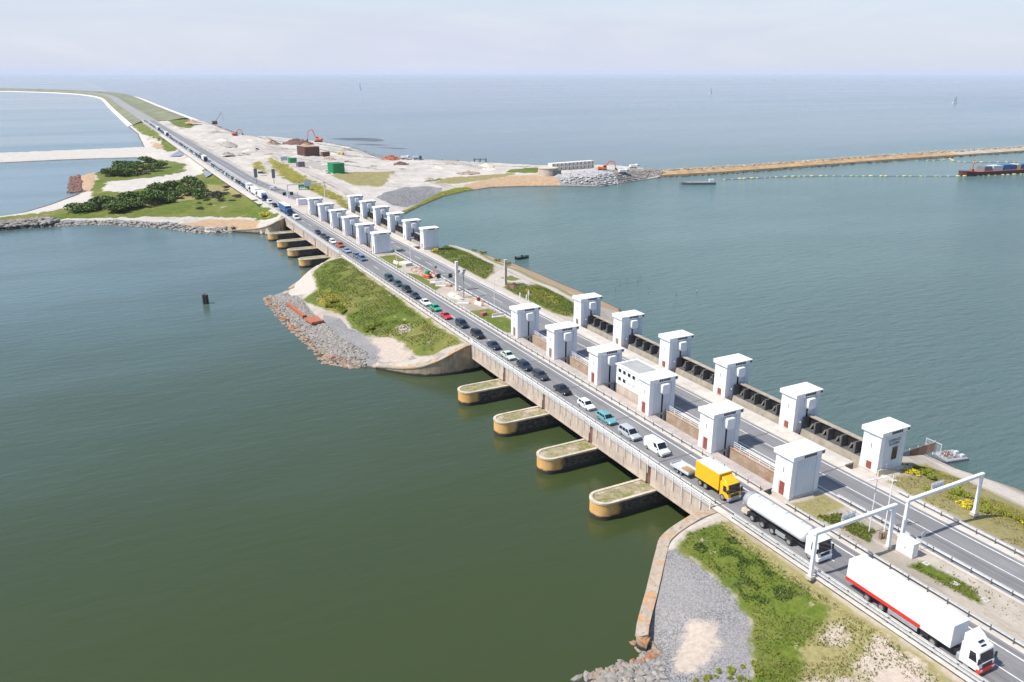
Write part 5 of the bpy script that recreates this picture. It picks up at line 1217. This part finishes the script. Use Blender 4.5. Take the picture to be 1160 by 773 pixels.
for x, y in low: plant(rnd.choice([0,0,1,2,2,3]), x, y, H_head(x,y)-.2, rnd.uniform(1.0,1.75), 'dark green bush in the thicket on the lake side of the sandy track', 'bushes of the lower thicket')
upp = [(14.6,593),(21,612),(30,640),(38.8,655),(40,624),(21.8,576),(30.6,585),(26,600),(34,610),(17,580),(44,610),(30,625),(24,588),(12,585),(38,596),(22,630)]
for x, y in upp: plant(rnd.choice([0,1,2,3]), x, y, H_head(x,y)-.2, rnd.uniform(1.1,1.8), 'green bush in the thicket between the sandy track and the causeway', 'bushes of the upper thicket')
for x, y in [(67.3,473),(62.8,449),(51.2,421),(45.2,414.6),(57.8,427.7),(57,438.6),(66,466),(62,424),(52,436),(66,433),(47,428)]: plant(3, x, y, H_head(x,y)-.2, rnd.uniform(.4,.75), 'grey green low bush on the slope towards the queue', 'low bushes on the far slope')
for x, y in [(69.3,391),(70.2,404),(66,878),(64,860),(68,846),(63,903)]: plant(0, x, y, H_head(x,y)-.1, rnd.uniform(.25,.45), 'small dark bush at the top of the bank beside the queue', 'small bushes on the far bank')
YB = [make_bush('flower', 700, 3.2, 3.0, 2.6, .26, 51, 'flowering_bush'), make_bush('leaflime', 420, .95, .95, .8, .1, 52), make_bush('flower', 380, 1.0, 1.0, .8, .1, 53, 'flowering_bush')]
t = plant(0, 67.6, 368, H_head(67.6,368)-.2, 1.0, 'bright yellow flowering bush on the far bank by the abutment', 'yellow bushes', YB)
plant(0, 103.8, 256.5, 6.0, .5, 'yellow flowering bush beside the blank tower on the island grass', 'yellow bushes', YB)
for i, (x, y) in enumerate([(108.1,70.4),(111.8,71),(110.8,69.4),(110.6,68.2),(108.4,63.4),(109.7,63.1),(110.2,62.4),(106.4,62),(105.6,59.7),(110.4,59.1),(110.4,57.6),(110.5,56.4),(110.8,55.1),(105.3,65),(107.5,57.6),(110.9,54.3),(111,52.5),(110.6,50.5),(111.4,48)]):
    plant(1 if i % 8 else 2, x, y, H_near(x,y)-.05, rnd.uniform(.7,1.5), 'yellow green bush on the weedy seaward bank beside the empty road', 'bushes on the seaward bank', YB)
for x, y in inpoly([(50.3,53.2),(52.9,53.3),(57.8,52.3),(57,49),(52,46),(48,50)], 46, 61):
    plant(1, x, y, H_near(x,y)-.05, rnd.uniform(.35,.7), 'lime green leafy plant at the lower end of the grey gravel', 'lime plants on the gravel', YB)
for x, y in [(64.8,67),(68,68.6),(67.5,60.5),(69,57)]:
    plant(1, x, y, H_near(x,y)-.08, rnd.uniform(.3,.5), 'leafy green weed clump standing in the foreground bank grass', 'weed clumps on the foreground bank', YB)
for x, y in [(121.5,262),(120.5,252),(121.6,243),(122,236)]: plant(1, x, y, H_isl(x,y)-.1, rnd.uniform(1.2,1.8), 'low green bush along the outer island path', 'bushes along the island path', YB)
for x, y in inpoly([(53,217),(58,221),(58,207),(54.5,208)], 10, 62)+inpoly([(56,190),(60,196),(61,186)], 5, 63): plant(1, x, y, H_isl(x,y)-.08, rnd.uniform(.9,1.5), 'yellow green weed clump at the lower edge of the island slope', 'weed clumps on the island slope', YB)

# ------------------------------------------------------------------ island bits
t = thing('pontoon', 'rusty orange pontoon platform stranded on the island boulders', 'pontoon', (48.0, 207, 1.9), R(8)); t.scale = (.85,.8,.75)
m = MB(); m.box(-2.1,2.1,-3.4,3.4,0,.75); m.build('hull', 'rust', t, bevel=.08)
m = MB(); m.box(-1.9,1.9,-3.2,3.2,.753,.82); m.build('deck', 'rust', t)
t = thing('steel_beam', 'long rusty orange steel beam lying on the island boulders', 'beam', (46.1, 219.5, 1.75), R(4)); t.scale = (.75,.95,.8)
m = MB(); m.box(-.65,.65,-8,8,.6,.75); m.box(-.2,.2,-8,8,0,.597); m.box(-.65,.65,-8,8,-.15,-.003); m.build('beam', 'rust', t); m = MB(); m.box(-.75,.75,-8.15,-8.003,-.2,.8); m.build('end_plate', 'brown', t)
def heap(label, x, y, z, rx, ry, h, mat, seed, n=60, cat='heap', mats=None):
    t = thing('heap', label, cat, (x, y, z)); r = random.Random(seed); m = MB(); N = 22; K = 7
    def hh(a, k):
        f = k/K; return (rx*f*math.cos(a)*(1+.18*mnoise.noise(Vector((math.cos(a)*1.5,math.sin(a)*1.5,seed)))), ry*f*math.sin(a)*(1+.18*mnoise.noise(Vector((math.sin(a)*1.5,math.cos(a)*1.5,seed+3)))), h*(1-f**1.4)*(1+.3*mnoise.noise(Vector((f*3*math.cos(a),f*3*math.sin(a),seed+7))))-.1)
    rings = [[hh(2*math.pi*i/N, k) for i in range(N)] for k in range(K, 0, -1)]
    m.loft(rings); m.build('mound', mat, t, smooth=70)
    m = MB()
    for i in range(n):
        a = r.uniform(0,6.28); k = r.uniform(.5, K*.95); p = hh(a, k); s = r.uniform(.12,.34)*min(1.6,max(.6,rx/4))
        if mats: m.use(r.choice(mats))
        q = Vector(p); d = Vector((r.uniform(-1,1), r.uniform(-1,1), r.uniform(-.2,.5))).normalized(); m.bar(q-d*s*r.uniform(1,3), q+d*s*r.uniform(1,3), s, s*.6)
    m.build('debris', mat, t); return t
heap('mixed heap of red brown rubble and pale planks on the island median', 87.2, 228.5, 6.35, 2.4, 7.5, 1.5, 'rubble', 3, 130, mats=['rubble','deckred','blockw','rubble','clay','wood'])
heap('pale sand heap beside the dark signal mast', 85.6, 197.5, 6.35, 1.9, 4.2, 1.2, 'sandh', 4, 30, mats=['sandh','blockw'])
heap('orange clay heap at the edge of the empty island road', 89.0, 189.5, 6.35, 1.7, 3.2, 1.1, 'clay', 5, 18, mats=['clay'])
heap('dark scrap heap at the foot of the seaward tan column', 104.6, 199, 6.1, 1.6, 2.2, 1.3, 'brown', 6, 40, mats=['brown','wood','deckred'])
t = thing('timber_stack', 'stack of pale boards beside the rubble heap on the island median', 'timber', (86.6, 239.8, 6.4), R(15))
for i in range(4): m = MB(); m.box(-1.3,1.3,-2,2,.02+i*.24,.2+i*.24); m.build('board_layer', 'blockw', t)
t = thing('mini_digger', 'small digger with orange tracks and green cab by the rubble heap', 'digger', (86.6, 220.3, 6.42), R(30))
for s in (-1,1): m = MB(); m.prismx([(-1.1,.1),(-1.2,.3),(-1,.55),(1,.55),(1.2,.3),(1.1,.1)], s*.75-.2, s*.75+.2); m.build('track', 'rust', t)
m = MB(); m.box(-.85,.85,-.9,1.1,.6,1.2); m.build('body', 'orange', t, bevel=.1)
m = MB(); m.box(-.7,.3,-.6,.6,1.203,2.3); c_ = m.build('cab', 'green', t, bevel=.08); m = MB(); m.box(-.55,.15,-.63,-.607,1.5,2.1); m.build('window', 'glass', c_)
m = MB(); m.bar((.4,-.8,1.1),(.5,-2,2.3),.22,.26); m.bar((.5,-2,2.3),(.5,-2.7,1.1),.18,.2); m.build('arm', 'orange', t); m = MB(); m.box(.2,.8,-3,-2.5,.6,1.1); m.build('bucket', 'brown', t)
# stairs and fence on the sea side next to the lettered tower
t = thing('concrete_stairs', 'pale concrete stairs and side wall beside the lettered tower', 'stairs', (101.5, 70, 6.4))
m = MB()
for i in range(14): x = 101.6+i*.55; zt = 6.5-i*.165; m.box(x, x+.547, 68.6, 70.9, zt-1.2, zt)
m.build('steps', 'pale', t, True)
m = MB(); m.prismy([(101.2,4.0),(101.2,7.3),(102.2,7.3),(109.5,5.0),(109.5,3.0)], 70.95, 71.25); m.build('side_wall', 'cop', t, True)
m = MB()
for z in (.6, 1.0): m.bar((101.6,71.1,7.3+z),(109.3,71.1,5.05+z),.06,.06)
for i in range(7): x = 101.8+i*1.24; zz = 7.28-max(0,(x-102.2))*.315; m.bar((x,71.1,zz),(x,71.1,zz+1.05),.06,.06)
m.build('hand_rail', 'lgrey', t, True)
t = thing('site_fence', 'run of brown and dark fence panels by the water behind the lettered tower', 'fence', (112, 76.6, 3))
for i in range(5):
    x = 112.2+i*2.2; m = MB(); m.box(x, x+2.05, 76.5, 76.6, 3.1-.0, 4.9); m.build('panel', ['trim','trim','brown','wood','clay'][i], t, True)
for i in range(6): x = 112.1+i*2.2; m = MB(); m.box(x-.06, x+.06, 76.62, 76.74, 2.4, 5.1); m.build('post', 'lgrey', t, True)
t = thing('mesh_gate', 'pale mesh gate at the waterside end of the brown fence', 'gate', (123.4, 77, 2.7))
m = MB(); m.box(-.05,.05,-1.5,1.5,2.0,2.1); m.box(-.05,.05,-1.5,1.5,0,.1); m.box(-.05,.05,-1.5,-1.4,-.4,1.997); m.box(-.05,.05,1.4,1.5,-.4,1.997); m.build('frame', 'lgrey', t)
m = MB()
for i in range(14): y = -1.35+i*.2; m.box(-.015,.015,y,y+.03,.103,1.997)
m.build('bars', 'lgrey', t)
t = thing('work_raft', 'dark work raft with a pile of nets moored by the seaward path', 'raft', (129.4, 77.4, 0), R(-12))
m = MB(); m.box(-2.4,2.4,-1.9,1.9,-.3,.45); m.build('hull', 'trim', t, bevel=.06); m = MB(); m.box(-2.3,2.3,-1.8,1.8,.453,.5); m.build('deck', 'grey', t)
h2 = random.Random(5); m = MB()
for i in range(60): m.use(h2.choice(['rubble','wood','trim','deckred','lgrey'])); x, y = h2.uniform(-1.6,.6), h2.uniform(-1.1,1.2); d = Vector((h2.uniform(-1,1),h2.uniform(-1,1),h2.uniform(0,.5)))*.5; m.bar(Vector((x,y,.55))-d*.6, Vector((x,y,.75))+d, .09, .09)
m.build('nets', 'rubble', t)
for i in range(2): m = MB(); m.box(1.2,1.9,-1.4+i*1.4,-.8+i*1.4,.503,1.0); m.build('crate', 'lgrey', t, bevel=.04)

# ------------------------------------------------------------------ the works on the headland
def container(label, x, y, rz, lx, ly, h, side, roof, z=None):
    t = thing('site_container', label, 'container', (x, y, (H_head(x,y) if z is None else z)), R(rz), group='site containers')
    m = MB(); m.box(-lx/2,lx/2,-ly/2,ly/2,0,h)
    n = int(lx/.6)
    for i in range(n): xx = -lx/2+.15+i*(lx-.3)/n; m.box(xx,xx+.25,-ly/2-.07,-ly/2-.003,.15,h-.15)
    n = int(ly/.6)
    for i in range(n): yy = -ly/2+.15+i*(ly-.3)/n; m.box(-lx/2-.07,-lx/2-.003,yy,yy+.25,.15,h-.15)
    m.build('wall', side, t); m = MB(); m.box(-lx/2-.1,lx/2+.1,-ly/2-.1,ly/2+.1,h+.003,h+.15); m.build('roof', roof, t)
    m = MB(); m.box(-.9,.9,-ly/2-.13,-ly/2-.075,.1,2.1); m.build('door', side, t); return t
container('large bright green shed with a dark green roof on the works', 139.8, 508, 6, 7.6, 9.5, 6.3, 'green', 'dgreen')
container('green site container beside the paved junction', 101, 433, -15, 5.5, 3.2, 2.7, 'green', 'dgreen')
container('small green container on the track above the yellow flowers', 128, 577, 10, 5, 4, 3.2, 'green', 'dgreen')
container('dark grey container next to the small green one on the track', 126, 545, 10, 4.5, 4, 3.6, 'trim', 'grey')
container('pale container beside the small green one', 126.5, 600, 10, 5, 4, 2.8, 'lgrey', 'lgrey')
container('white site cabin near the far mast by the farther towers', 88, 381, 5, 6, 2.6, 2.6, 'truckw', 'roofw', z=6.45)
t = thing('sheet_pile_box', 'tall dark brown sheet pile box standing on the works', 'sheet piles', (155, 640, 4.5), R(8))
m = MB(); m.box(-6,6,-8,8,0,6.6)
for i in range(17): x = -5.9+i*.7; m.box(x,x+.35,-8.25,-8.003,0,7.1)
for i in range(22): y = -7.9+i*.72; m.box(-6.25,-6.003,y,y+.36,0,7.1)
m.build('piles', 'brown', t); m = MB(); m.box(-5.7,5.7,-7.7,7.7,6.603,6.9); m.build('fill', 'rubble', t)
t = thing('sheet_pile_box', 'low brown sheet pile end next to the tall box', 'sheet piles', (165, 628, 4.3), R(8))
m = MB(); m.box(-3,3,-2,2,0,3.2)
for i in range(8): x = -2.9+i*.75; m.box(x,x+.37,-2.2,-2.003,0,3.4)
m.build('piles', 'brown', t); m = MB(); m.box(-2.8,2.8,-1.8,1.8,3.203,3.3); m.build('fill', 'rubble', t)
heap('sand heap on the brown sheet pile box', 156, 650, 11.3, 4, 4, 2.2, 'bworange', 14, 8, mats=['bworange'])
heap('long red brown scrap heap behind the sheet pile box', 172, 752, 4, 16, 9, 5, 'brown', 8, 260, mats=['brown','rubble','deckred','wood'])
heap('brown earth heap at the near end of the scrap heap', 150, 748, 4, 8, 6, 4.5, 'rubble', 9, 90, mats=['rubble','brown','clay'])
heap('grey earth heap on the white sand beside the dike', 124, 902, 5.6, 13, 14, 3, 'greyheap', 10, 30, mats=['greyheap'])
heap('brown earth heap on the sand halfway along the works', 112, 748, 5.8, 7, 22, 3, 'greyheap', 11, 30, mats=['greyheap','rubble'])
heap('dark rubble strip by the dike road', 97, 658, 6.2, 5, 8, 1.2, 'greyheap', 12, 50, mats=['greyheap','brown'])
heap('rusty orange pipe heap near the sea edge of the works', 208, 597, 2.6, 9, 6, 3, 'rust', 13, 180, mats=['rust','clay','orange','wood'])
heap('dark timber heap in the middle of the works', 199, 552, 3.2, 6, 4, 2.2, 'brown', 15, 90, mats=['brown','wood','trim'])
heap('orange brown soil heap at the end of the dike grass', 121, 1072, 8, 9, 12, 3, 'clay', 16, 40, mats=['clay','brown'])
heap('dark stones heap near the harbour slope', 188, 468, 2.4, 3, 7, 1.4, 'greyheap', 17, 40, mats=['greyheap','brown'])
hr = random.Random(77)
for i, (x, y, q) in enumerate([(150,560,0),(168,575,1),(185,610,0),(160,600,2),(178,650,0),(196,680,1),(170,690,0),(205,715,0),(150,700,2),(140,800,0),(160,820,1),(118,820,0),(135,930,0),(140,980,2),(215,520,0),(235,545,1),(245,500,0),(222,485,2),(252,520,0),(188,520,1),(175,540,2),(120,690,0),(128,650,2),(110,660,1)]):
    heap(f"{['pale sand','grey earth','brown rubble'][q]} heap, one of many low spoil heaps across the works", x, y, H_head(x,y)-.05, hr.uniform(3,8), hr.uniform(3,9), hr.uniform(.8,2.4), ['sandh','greyheap','rubble'][q], 100+i, 14, mats=[['sandh'],['greyheap','brown'],['rubble','brown','wood']][q])['group'] = f"{['pale sand','grey earth','brown rubble'][q]} spoil heaps"
def excavator(label, x, y, rz, s, col='orange', z=None, boom=1.0):
    t = thing('excavator', label, 'excavator', (x, y, H_head(x,y)+.05 if z is None else z), R(rz), group='excavators on the works'); t.scale = (s,s,s)
    for q in (-1,1): m = MB(); m.prismx([(-2.1,.1),(-2.4,.5),(-2.1,.95),(2.1,.95),(2.4,.5),(2.1,.1)], q*1.15-.35, q*1.15+.35); m.build('track', 'black', t)
    m = MB(); m.box(-1.5,1.5,-1.4,2.4,1.05,2.3); m.build('body', col, t, bevel=.15); m = MB(); m.box(-1.5,1.5,1.6,2.7,1.0,2.5); m.build('counterweight', col, t, bevel=.2)
    m = MB(); m.prismx([(-2.0,1.3),(-2.0,2.2),(-1.5,3.2),(-.1,3.2),(-.1,1.3)], -1.45,-.35); c_ = m.build('cab', col, t, bevel=.06); m = MB(); m.quad((-1.4,-2.02,2.1),(-.4,-2.02,2.1),(-.4,-1.58,3.1),(-1.4,-1.58,3.1)); m.box(-1.475,-1.458,-1.6,-.3,2.1,3.0); m.build('window', 'glass', c_)
    m = MB(); m.bar((.3,-1.2,2.0),(.3,-3.4,5.2*boom),.45,.6); m.bar((.3,-3.4,5.2*boom),(.3,-6.2,4.6*boom),.42,.5); m.build('boom', col, t)
    m = MB(); m.bar((.3,-6.2,4.6*boom),(.3,-6.9,1.6),.36,.4); m.build('stick', col, t); m = MB(); m.prismx([(-6.6,.4),(-6.5,1.7),(-7.1,1.8),(-7.7,1.0),(-7.4,.4)], -.3, .9); m.build('bucket', 'black', t); return t
excavator('large orange excavator with a raised boom at the sea edge of the works', 200, 782, -115, 1.5, boom=1.5)
excavator('orange excavator on the pale quarried stone heap', 304.5, 450, 60, 1.25)
excavator('small orange brown excavator on the white sand', 137, 868, 100, 1.15)
t = thing('crawler_crane', 'dull lattice crane leaning over the sand by the sea edge of the dike', 'crane', (146, 1066, 6.0)); t.scale = (.72,.72,.72)
m = MB(); m.box(-4,4,-4,4,0,1.6); m.build('track', 'black', t); m = MB(); m.box(-4,4,-3,5,1.7,5.5); m.build('body', 'brown', t, bevel=.2)
m = MB()
for s in (-.6,.6): m.bar((1,s,4),(13,s,20),.5,.5)
for i in range(8): f = i/8; a = Vector((1+12*f,-.6,4+16*f)); b2_ = Vector((1+12*(f+.12),.6,4+16*(f+.12))); m.bar(a, b2_, .3, .3)
m.bar((13,0,20),(15,0,4),.25,.25); m.build('boom', 'rust', t)
for lb, x, y, c in (('blue machine parked at the sea edge of the works', 226, 588, 'bluep'), ('white machine parked at the sea edge beside the blue one', 218, 593, 'truckw'), ('white tipper lorry on the right end of the stone heap', 336, 458, 'truckw'), ('white loader low on the stone heap', 303, 424, 'truckw')):
    t = thing('tipper_lorry', lb, 'lorry', (x, y, H_head(x,y)+.1), R(80), group='machines on the works')
    cab(t, c, -3.2, 2, 2.9, bump_=c); chassis(t, -3, 3.2, [-2,1.2,2.4]); m = MB(); m.prismx([(-1.1,1.1),(-1.1,2.6),(3.4,2.6),(3.2,1.1)], -1.2, 1.2); m.build('tipper_body', c if c == 'truckw' else 'lgrey', t, bevel=.06)
# precast units in tiers
ub = None
for tier in range(2):
    for i in range(11):
        if tier == 2 and i < 2: continue
        x = 279+i*3.35; y = 474+i*.35; z = 2.6+tier*2.5
        if ub is None:
            u = thing('precast_unit', '', 'concrete unit'); m = MB()
            m.box(-1.5,1.5,-2.4,2.4,0,.45); m.box(-1.5,1.5,-2.4,2.4,2.0,2.45); m.box(-1.5,-.75,-2.4,2.4,.453,1.997); m.box(.75,1.5,-2.4,2.4,.453,1.997); m.build('shell', 'blockw', u)
            m = MB(); m.box(-.745,.745,-2.0,2.0,.455,1.995); m.build('hollow', 'greyheap', u); ub = u
        else: u = dup(ub)
        u.location = (x, y, z); u.rotation_euler = (0,0,R(6)); u['label'] = f"pale hollow concrete unit, {['bottom','top'][tier]} tier of the long stack behind the stone heap"; u['group'] = f"precast units, {['bottom','top'][tier]} tier"
t = thing('bunker', 'round grey concrete bunker with a dark opening on the harbour edge', 'bunker', (262, 450, 2.4))
m = MB(); m.tube((0,0,-.5),(0,0,5.2),6.5,20,6.2); m.build('wall', 'conc', t, smooth=40); m = MB(); m.tube((0,0,5.203),(0,0,5.6),6.5,20); m.build('roof', 'cop', t); m = MB(); m.box(0,6,-6.8,-5.2,1,4.2); m.build('opening', 'trim', t)
t = thing('mooring_dolphin', 'dark low jetty end on the sea edge right of the works', 'jetty', (268, 564, 1.5), R(-20))
m = MB(); m.box(-5,5,-.8,.8,1.0,1.59); m.build('deck', 'trim', t)
for x in (-4.5,0,4.5): m = MB(); m.tube((x,0,-2),(x,0,1.9),.4,8); m.build('pile', 'darkwood', t)
# tidal mud banks
MT['mud'] = M('wet_mud', (.10, .10, .10), .5, var=.25, scale=.05)
for pl in ([(224,858),(256,862),(280,830),(276,795),(258,789),(248,812),(236,828)], [(238,738),(260,712),(262,700),(250,708)], [(228,780),(246,772),(262,745),(246,750)]):
    m = MB(); pl2 = smooth_line(pl+[pl[0]], 4)[:-1]; c = Vector((sum(p[0] for p in pl2)/len(pl2), sum(p[1] for p in pl2)/len(pl2)))
    inn = [tuple(c+(Vector(p)-c)*.6) for p in pl2]; n = len(pl2)
    m.add([(x,y,-.2) for x,y in pl2]+[(x,y,.22) for x,y in inn], [tuple(range(n,2*n))]+[(i,(i+1)%n,n+(i+1)%n,n+i) for i in range(n)]); struct(m.build('mud_bank', 'mud'))
# boat ramps of blue grey basalt beside the causeway
MT['basalt'] = M('blue_grey_revetment', (.19, .21, .26), .85, var=.2, scale=.3)
for pl in ([(58,694),(66,724),(73,726),(68,680)], [(66.5,566),(73,566),(71,538),(64,533)]):
    m = MB(); m.v = [(x,y,(H_head(x,y) if x < 69 else 6.3)+.25) for x,y in pl]; m.f = [(0,1,2,3)]; m.m = [0]
    o = struct(m.build('revetment', 'basalt'))

# ------------------------------------------------------------------ boats, floats, stakes
t = thing('barge', 'long dark barge with a red deck, blue boxes and masts inside the floating line', 'barge', (558, 335, 0), R(-7))
rings = []
for x, w_ in ((-40,1.5),(-38,3.5),(-33,4.6),(-20,5),(20,5),(34,4.8),(40,4)):
    sheer = 2.4+max(0,(-x-25))*.07+max(0,x-28)*.05; rings.append([(x,-w_*.8,-.6),(x,w_*.8,-.6),(x,w_,sheer),(x,-w_,sheer)])
m = MB(); m.loft(rings); m.build('hull', 'hull', t, smooth=30)
m = MB(); m.box(-34,36,-4.3,4.3,2.5,2.75); m.build('deck', 'deckred', t)
for x0, x1, c, h in ((-22,-15,'trim',3),(-14,-5,'lgrey',3.2),(-4,3,'bluep',3.4),(3.5,8,'sign',3.2),(8.5,12,'buoy',3.4),(12.5,21,'bluep',3.2)): m = MB(); m.box(x0,x1,-3,3,2.753,2.75+h); m.build('deck_box', c, t, bevel=.05)
for x, h in ((-30,8),(24,11)): m = MB(); m.tube((x,0,2.7),(x+1,0,2.7+h),.45,8,.25); m.box(x-1,x+1,-1,1,2.755,4.2); m.build('mast', 'rust', t)
m = MB(); m.box(27,37,-3,3,2.753,4.4); m.build('wheelhouse', 'deckred', t, bevel=.1)
t = thing('work_boat', 'low dark workboat alone in the harbour near the breakwater', 'boat', (334, 388.5, 0), R(-25))
rings = [[(x,-w_*.8,-.4),(x,w_*.8,-.4),(x,w_,z),(x,-w_,z)] for x, w_, z in ((-11.5,.6,1.9),(-10.5,1.7,1.6),(-7,2.3,1.3),(9,2.3,1.2),(11,1.9,1.4))]
m = MB(); m.loft(rings); m.build('hull', 'trim', t, smooth=30); m = MB(); m.box(-7,6,-1.8,1.8,1.25,1.45); m.build('deck', 'greyheap', t); m = MB(); m.box(7,10,-1.3,1.3,1.3,3.2); m.build('wheelhouse', 'lgrey', t, bevel=.08); m = MB(); m.tube((8,0,3.2),(8,0,6.5),.08,6); m.build('mast', 'black', t)
t = thing('motor_boat', 'small black motor boat near the island shore', 'boat', (138.2, 255.6, 0), R(8))
rings = [[(x,-w_*.7,-.2),(x,w_*.7,-.2),(x,w_,z),(x,-w_,z)] for x, w_, z in ((-2.8,.9,.7),(0,1.05,.7),(2,.9,.8),(3.1,.15,1.0))]
m = MB(); m.loft(rings); m.build('hull', 'black', t, smooth=30); m = MB(); m.box(-.9,.2,-.4,.4,.7,1.5); m.build('console', 'trim', t); m = MB(); m.box(-3.1,-2.7,-.25,.25,.2,1.2); m.build('engine', 'black', t)
for i, (x, y, s, lb) in enumerate(((1790,1217,1.0,'white sailing boat far out at sea at the right'), (1914,2194,1.3,'white sailing boat far out at sea, middle of the three'), (1098,3517,2.2,'white sailing boat on the horizon above the green shed'))):
    t = thing('sailing_boat', lb, 'boat', (x, y, 0), R(30*i), group='distant sailing boats'); s *= 1.5; t.scale = (s,s,s)
    rings = [[(q,-w_*.6,-.2),(q,w_*.6,-.2),(q,w_,1.1),(q,-w_,1.1)] for q, w_ in ((-5,1),(-2,1.6),(2,1.5),(5.4,.1))]
    m = MB(); m.loft(rings); m.build('hull', 'truckw', t); m = MB(); m.tube((.5,0,1),(.5,0,13),.1,6); m.build('mast', 'lgrey', t)
    m = MB(); m.prismy([(.3,2),(.3,12.8),(-4.6,2)], -.04, .04); m.prismy([(.7,1.6),(.7,11),(5,1.4)], -.04, .04); m.build('sail', 'truckw', t)
def boom(label, path, n, r, seed):
    t = thing('floating_boom', label, 'floats', (*path[0], 0)); rr = random.Random(seed); base = None
    ln = [0]
    for a, b in zip(path[:-1], path[1:]): ln.append(ln[-1]+math.dist(a, b))
    m = MB(); rope = MB()
    for a, b in zip(path[:-1], path[1:]): rope.bar((*a,.12),(*b,.12),.35,.2)
    rope.build('rope', 'trim', t, True)
    for i in range(n):
        d = ln[-1]*(i+rr.uniform(-.25,.25)+.5)/n; x = np.interp(d, ln, [p[0] for p in path]); y = np.interp(d, ln, [p[1] for p in path]); s = r*rr.choice([.7,1,1,1.4])
        if base is None:
            m = MB(); m.loft([ell(q, .8*k, .62*k, .3, 10) for q, k in ((-1.5,.3),(-1.3,.8),(-.9,1),(.9,1),(1.3,.8),(1.5,.3))]); base = m.build('float', 'buoy', t, smooth=50); o = base
        else: o = base.copy(); COL.objects.link(o); o.parent = t
        o.location = (x-path[0][0], y-path[0][1], 0); o.scale = (s,s,s); o.rotation_euler = (0,0,R(70+rr.uniform(-20,20)))
boom('line of yellow floats across the harbour to the barge', [(362,398),(376.8,395.8),(408.4,390.8),(438.5,381),(473.5,361.1),(495.5,348.1),(516,338),(560,327),(610,318)], 52, .62, 3)
boom('yellow and white floats between the breakwater and the barge', [(580,421),(586,413),(600,410),(617,416),(600,400),(604,390),(640,375)], 18, .62, 4)
t = thing('mooring_post', 'short dark timber mooring post alone in the lake', 'post', (25.2, 245.9, 0))
for i in range(5): a = i*1.257; m = MB(); m.tube((math.cos(a)*.55,math.sin(a)*.55,-1.5),(math.cos(a)*.5,math.sin(a)*.5,2.7+.15*(i%2)),.42,9); m.build('pile', 'darkwood', t, smooth=50)
m = MB(); m.tube((0,0,2.2),(0,0,2.75),.6,10); m.build('cap', 'wood', t)
for i, (x, y) in enumerate([(141.6,199.8),(146.6,204.5),(150.6,206.3),(153.7,204.7),(157.2,208.1),(148.8,192.4),(155.3,186.7),(162.2,185.4),(153,386),(158,391),(166,399),(195,412),(203,415)]):
    t = thing('fishing_stake', 'thin dark stake standing in the '+('sea off the island' if i < 8 else 'harbour off the green algae slope'), 'stake', (x, y, 0), group='stakes off the island' if i < 8 else 'stakes off the harbour slope')
    m = MB(); m.tube((0,0,-1),(.15,.1,1.7+.3*(i%3)),.07,6,.05); m.build('pole', 'darkwood', t); m = MB(); m.tube((.13,.08,1.3),(.14,.09,1.5),.13,6); m.build('float', 'lgrey' if i in (5,7) else 'trim', t)

# ------------------------------------------------------------------ summer haze
m = MB(); m.box(-31000, 61000, -3500, 61000, -4, 120); hz = m.build('haze'); hz.data.materials.clear()
hm = bpy.data.materials.new('haze_air'); hm.use_nodes = True; t_ = hm.node_tree; t_.nodes.clear()
pv = t_.nodes.new('ShaderNodeVolumePrincipled'); pv.inputs['Density'].default_value = HAZE; pv.inputs['Color'].default_value = (.72, .77, .89, 1); pv.inputs['Anisotropy'].default_value = 0
mo = t_.nodes.new('ShaderNodeOutputMaterial'); t_.links.new(pv.outputs[0], mo.inputs['Volume']); hz.data.materials.append(hm)
hz['kind'] = 'stuff'; hz['label'] = 'pale summer haze over the sea'; hz['category'] = 'haze'
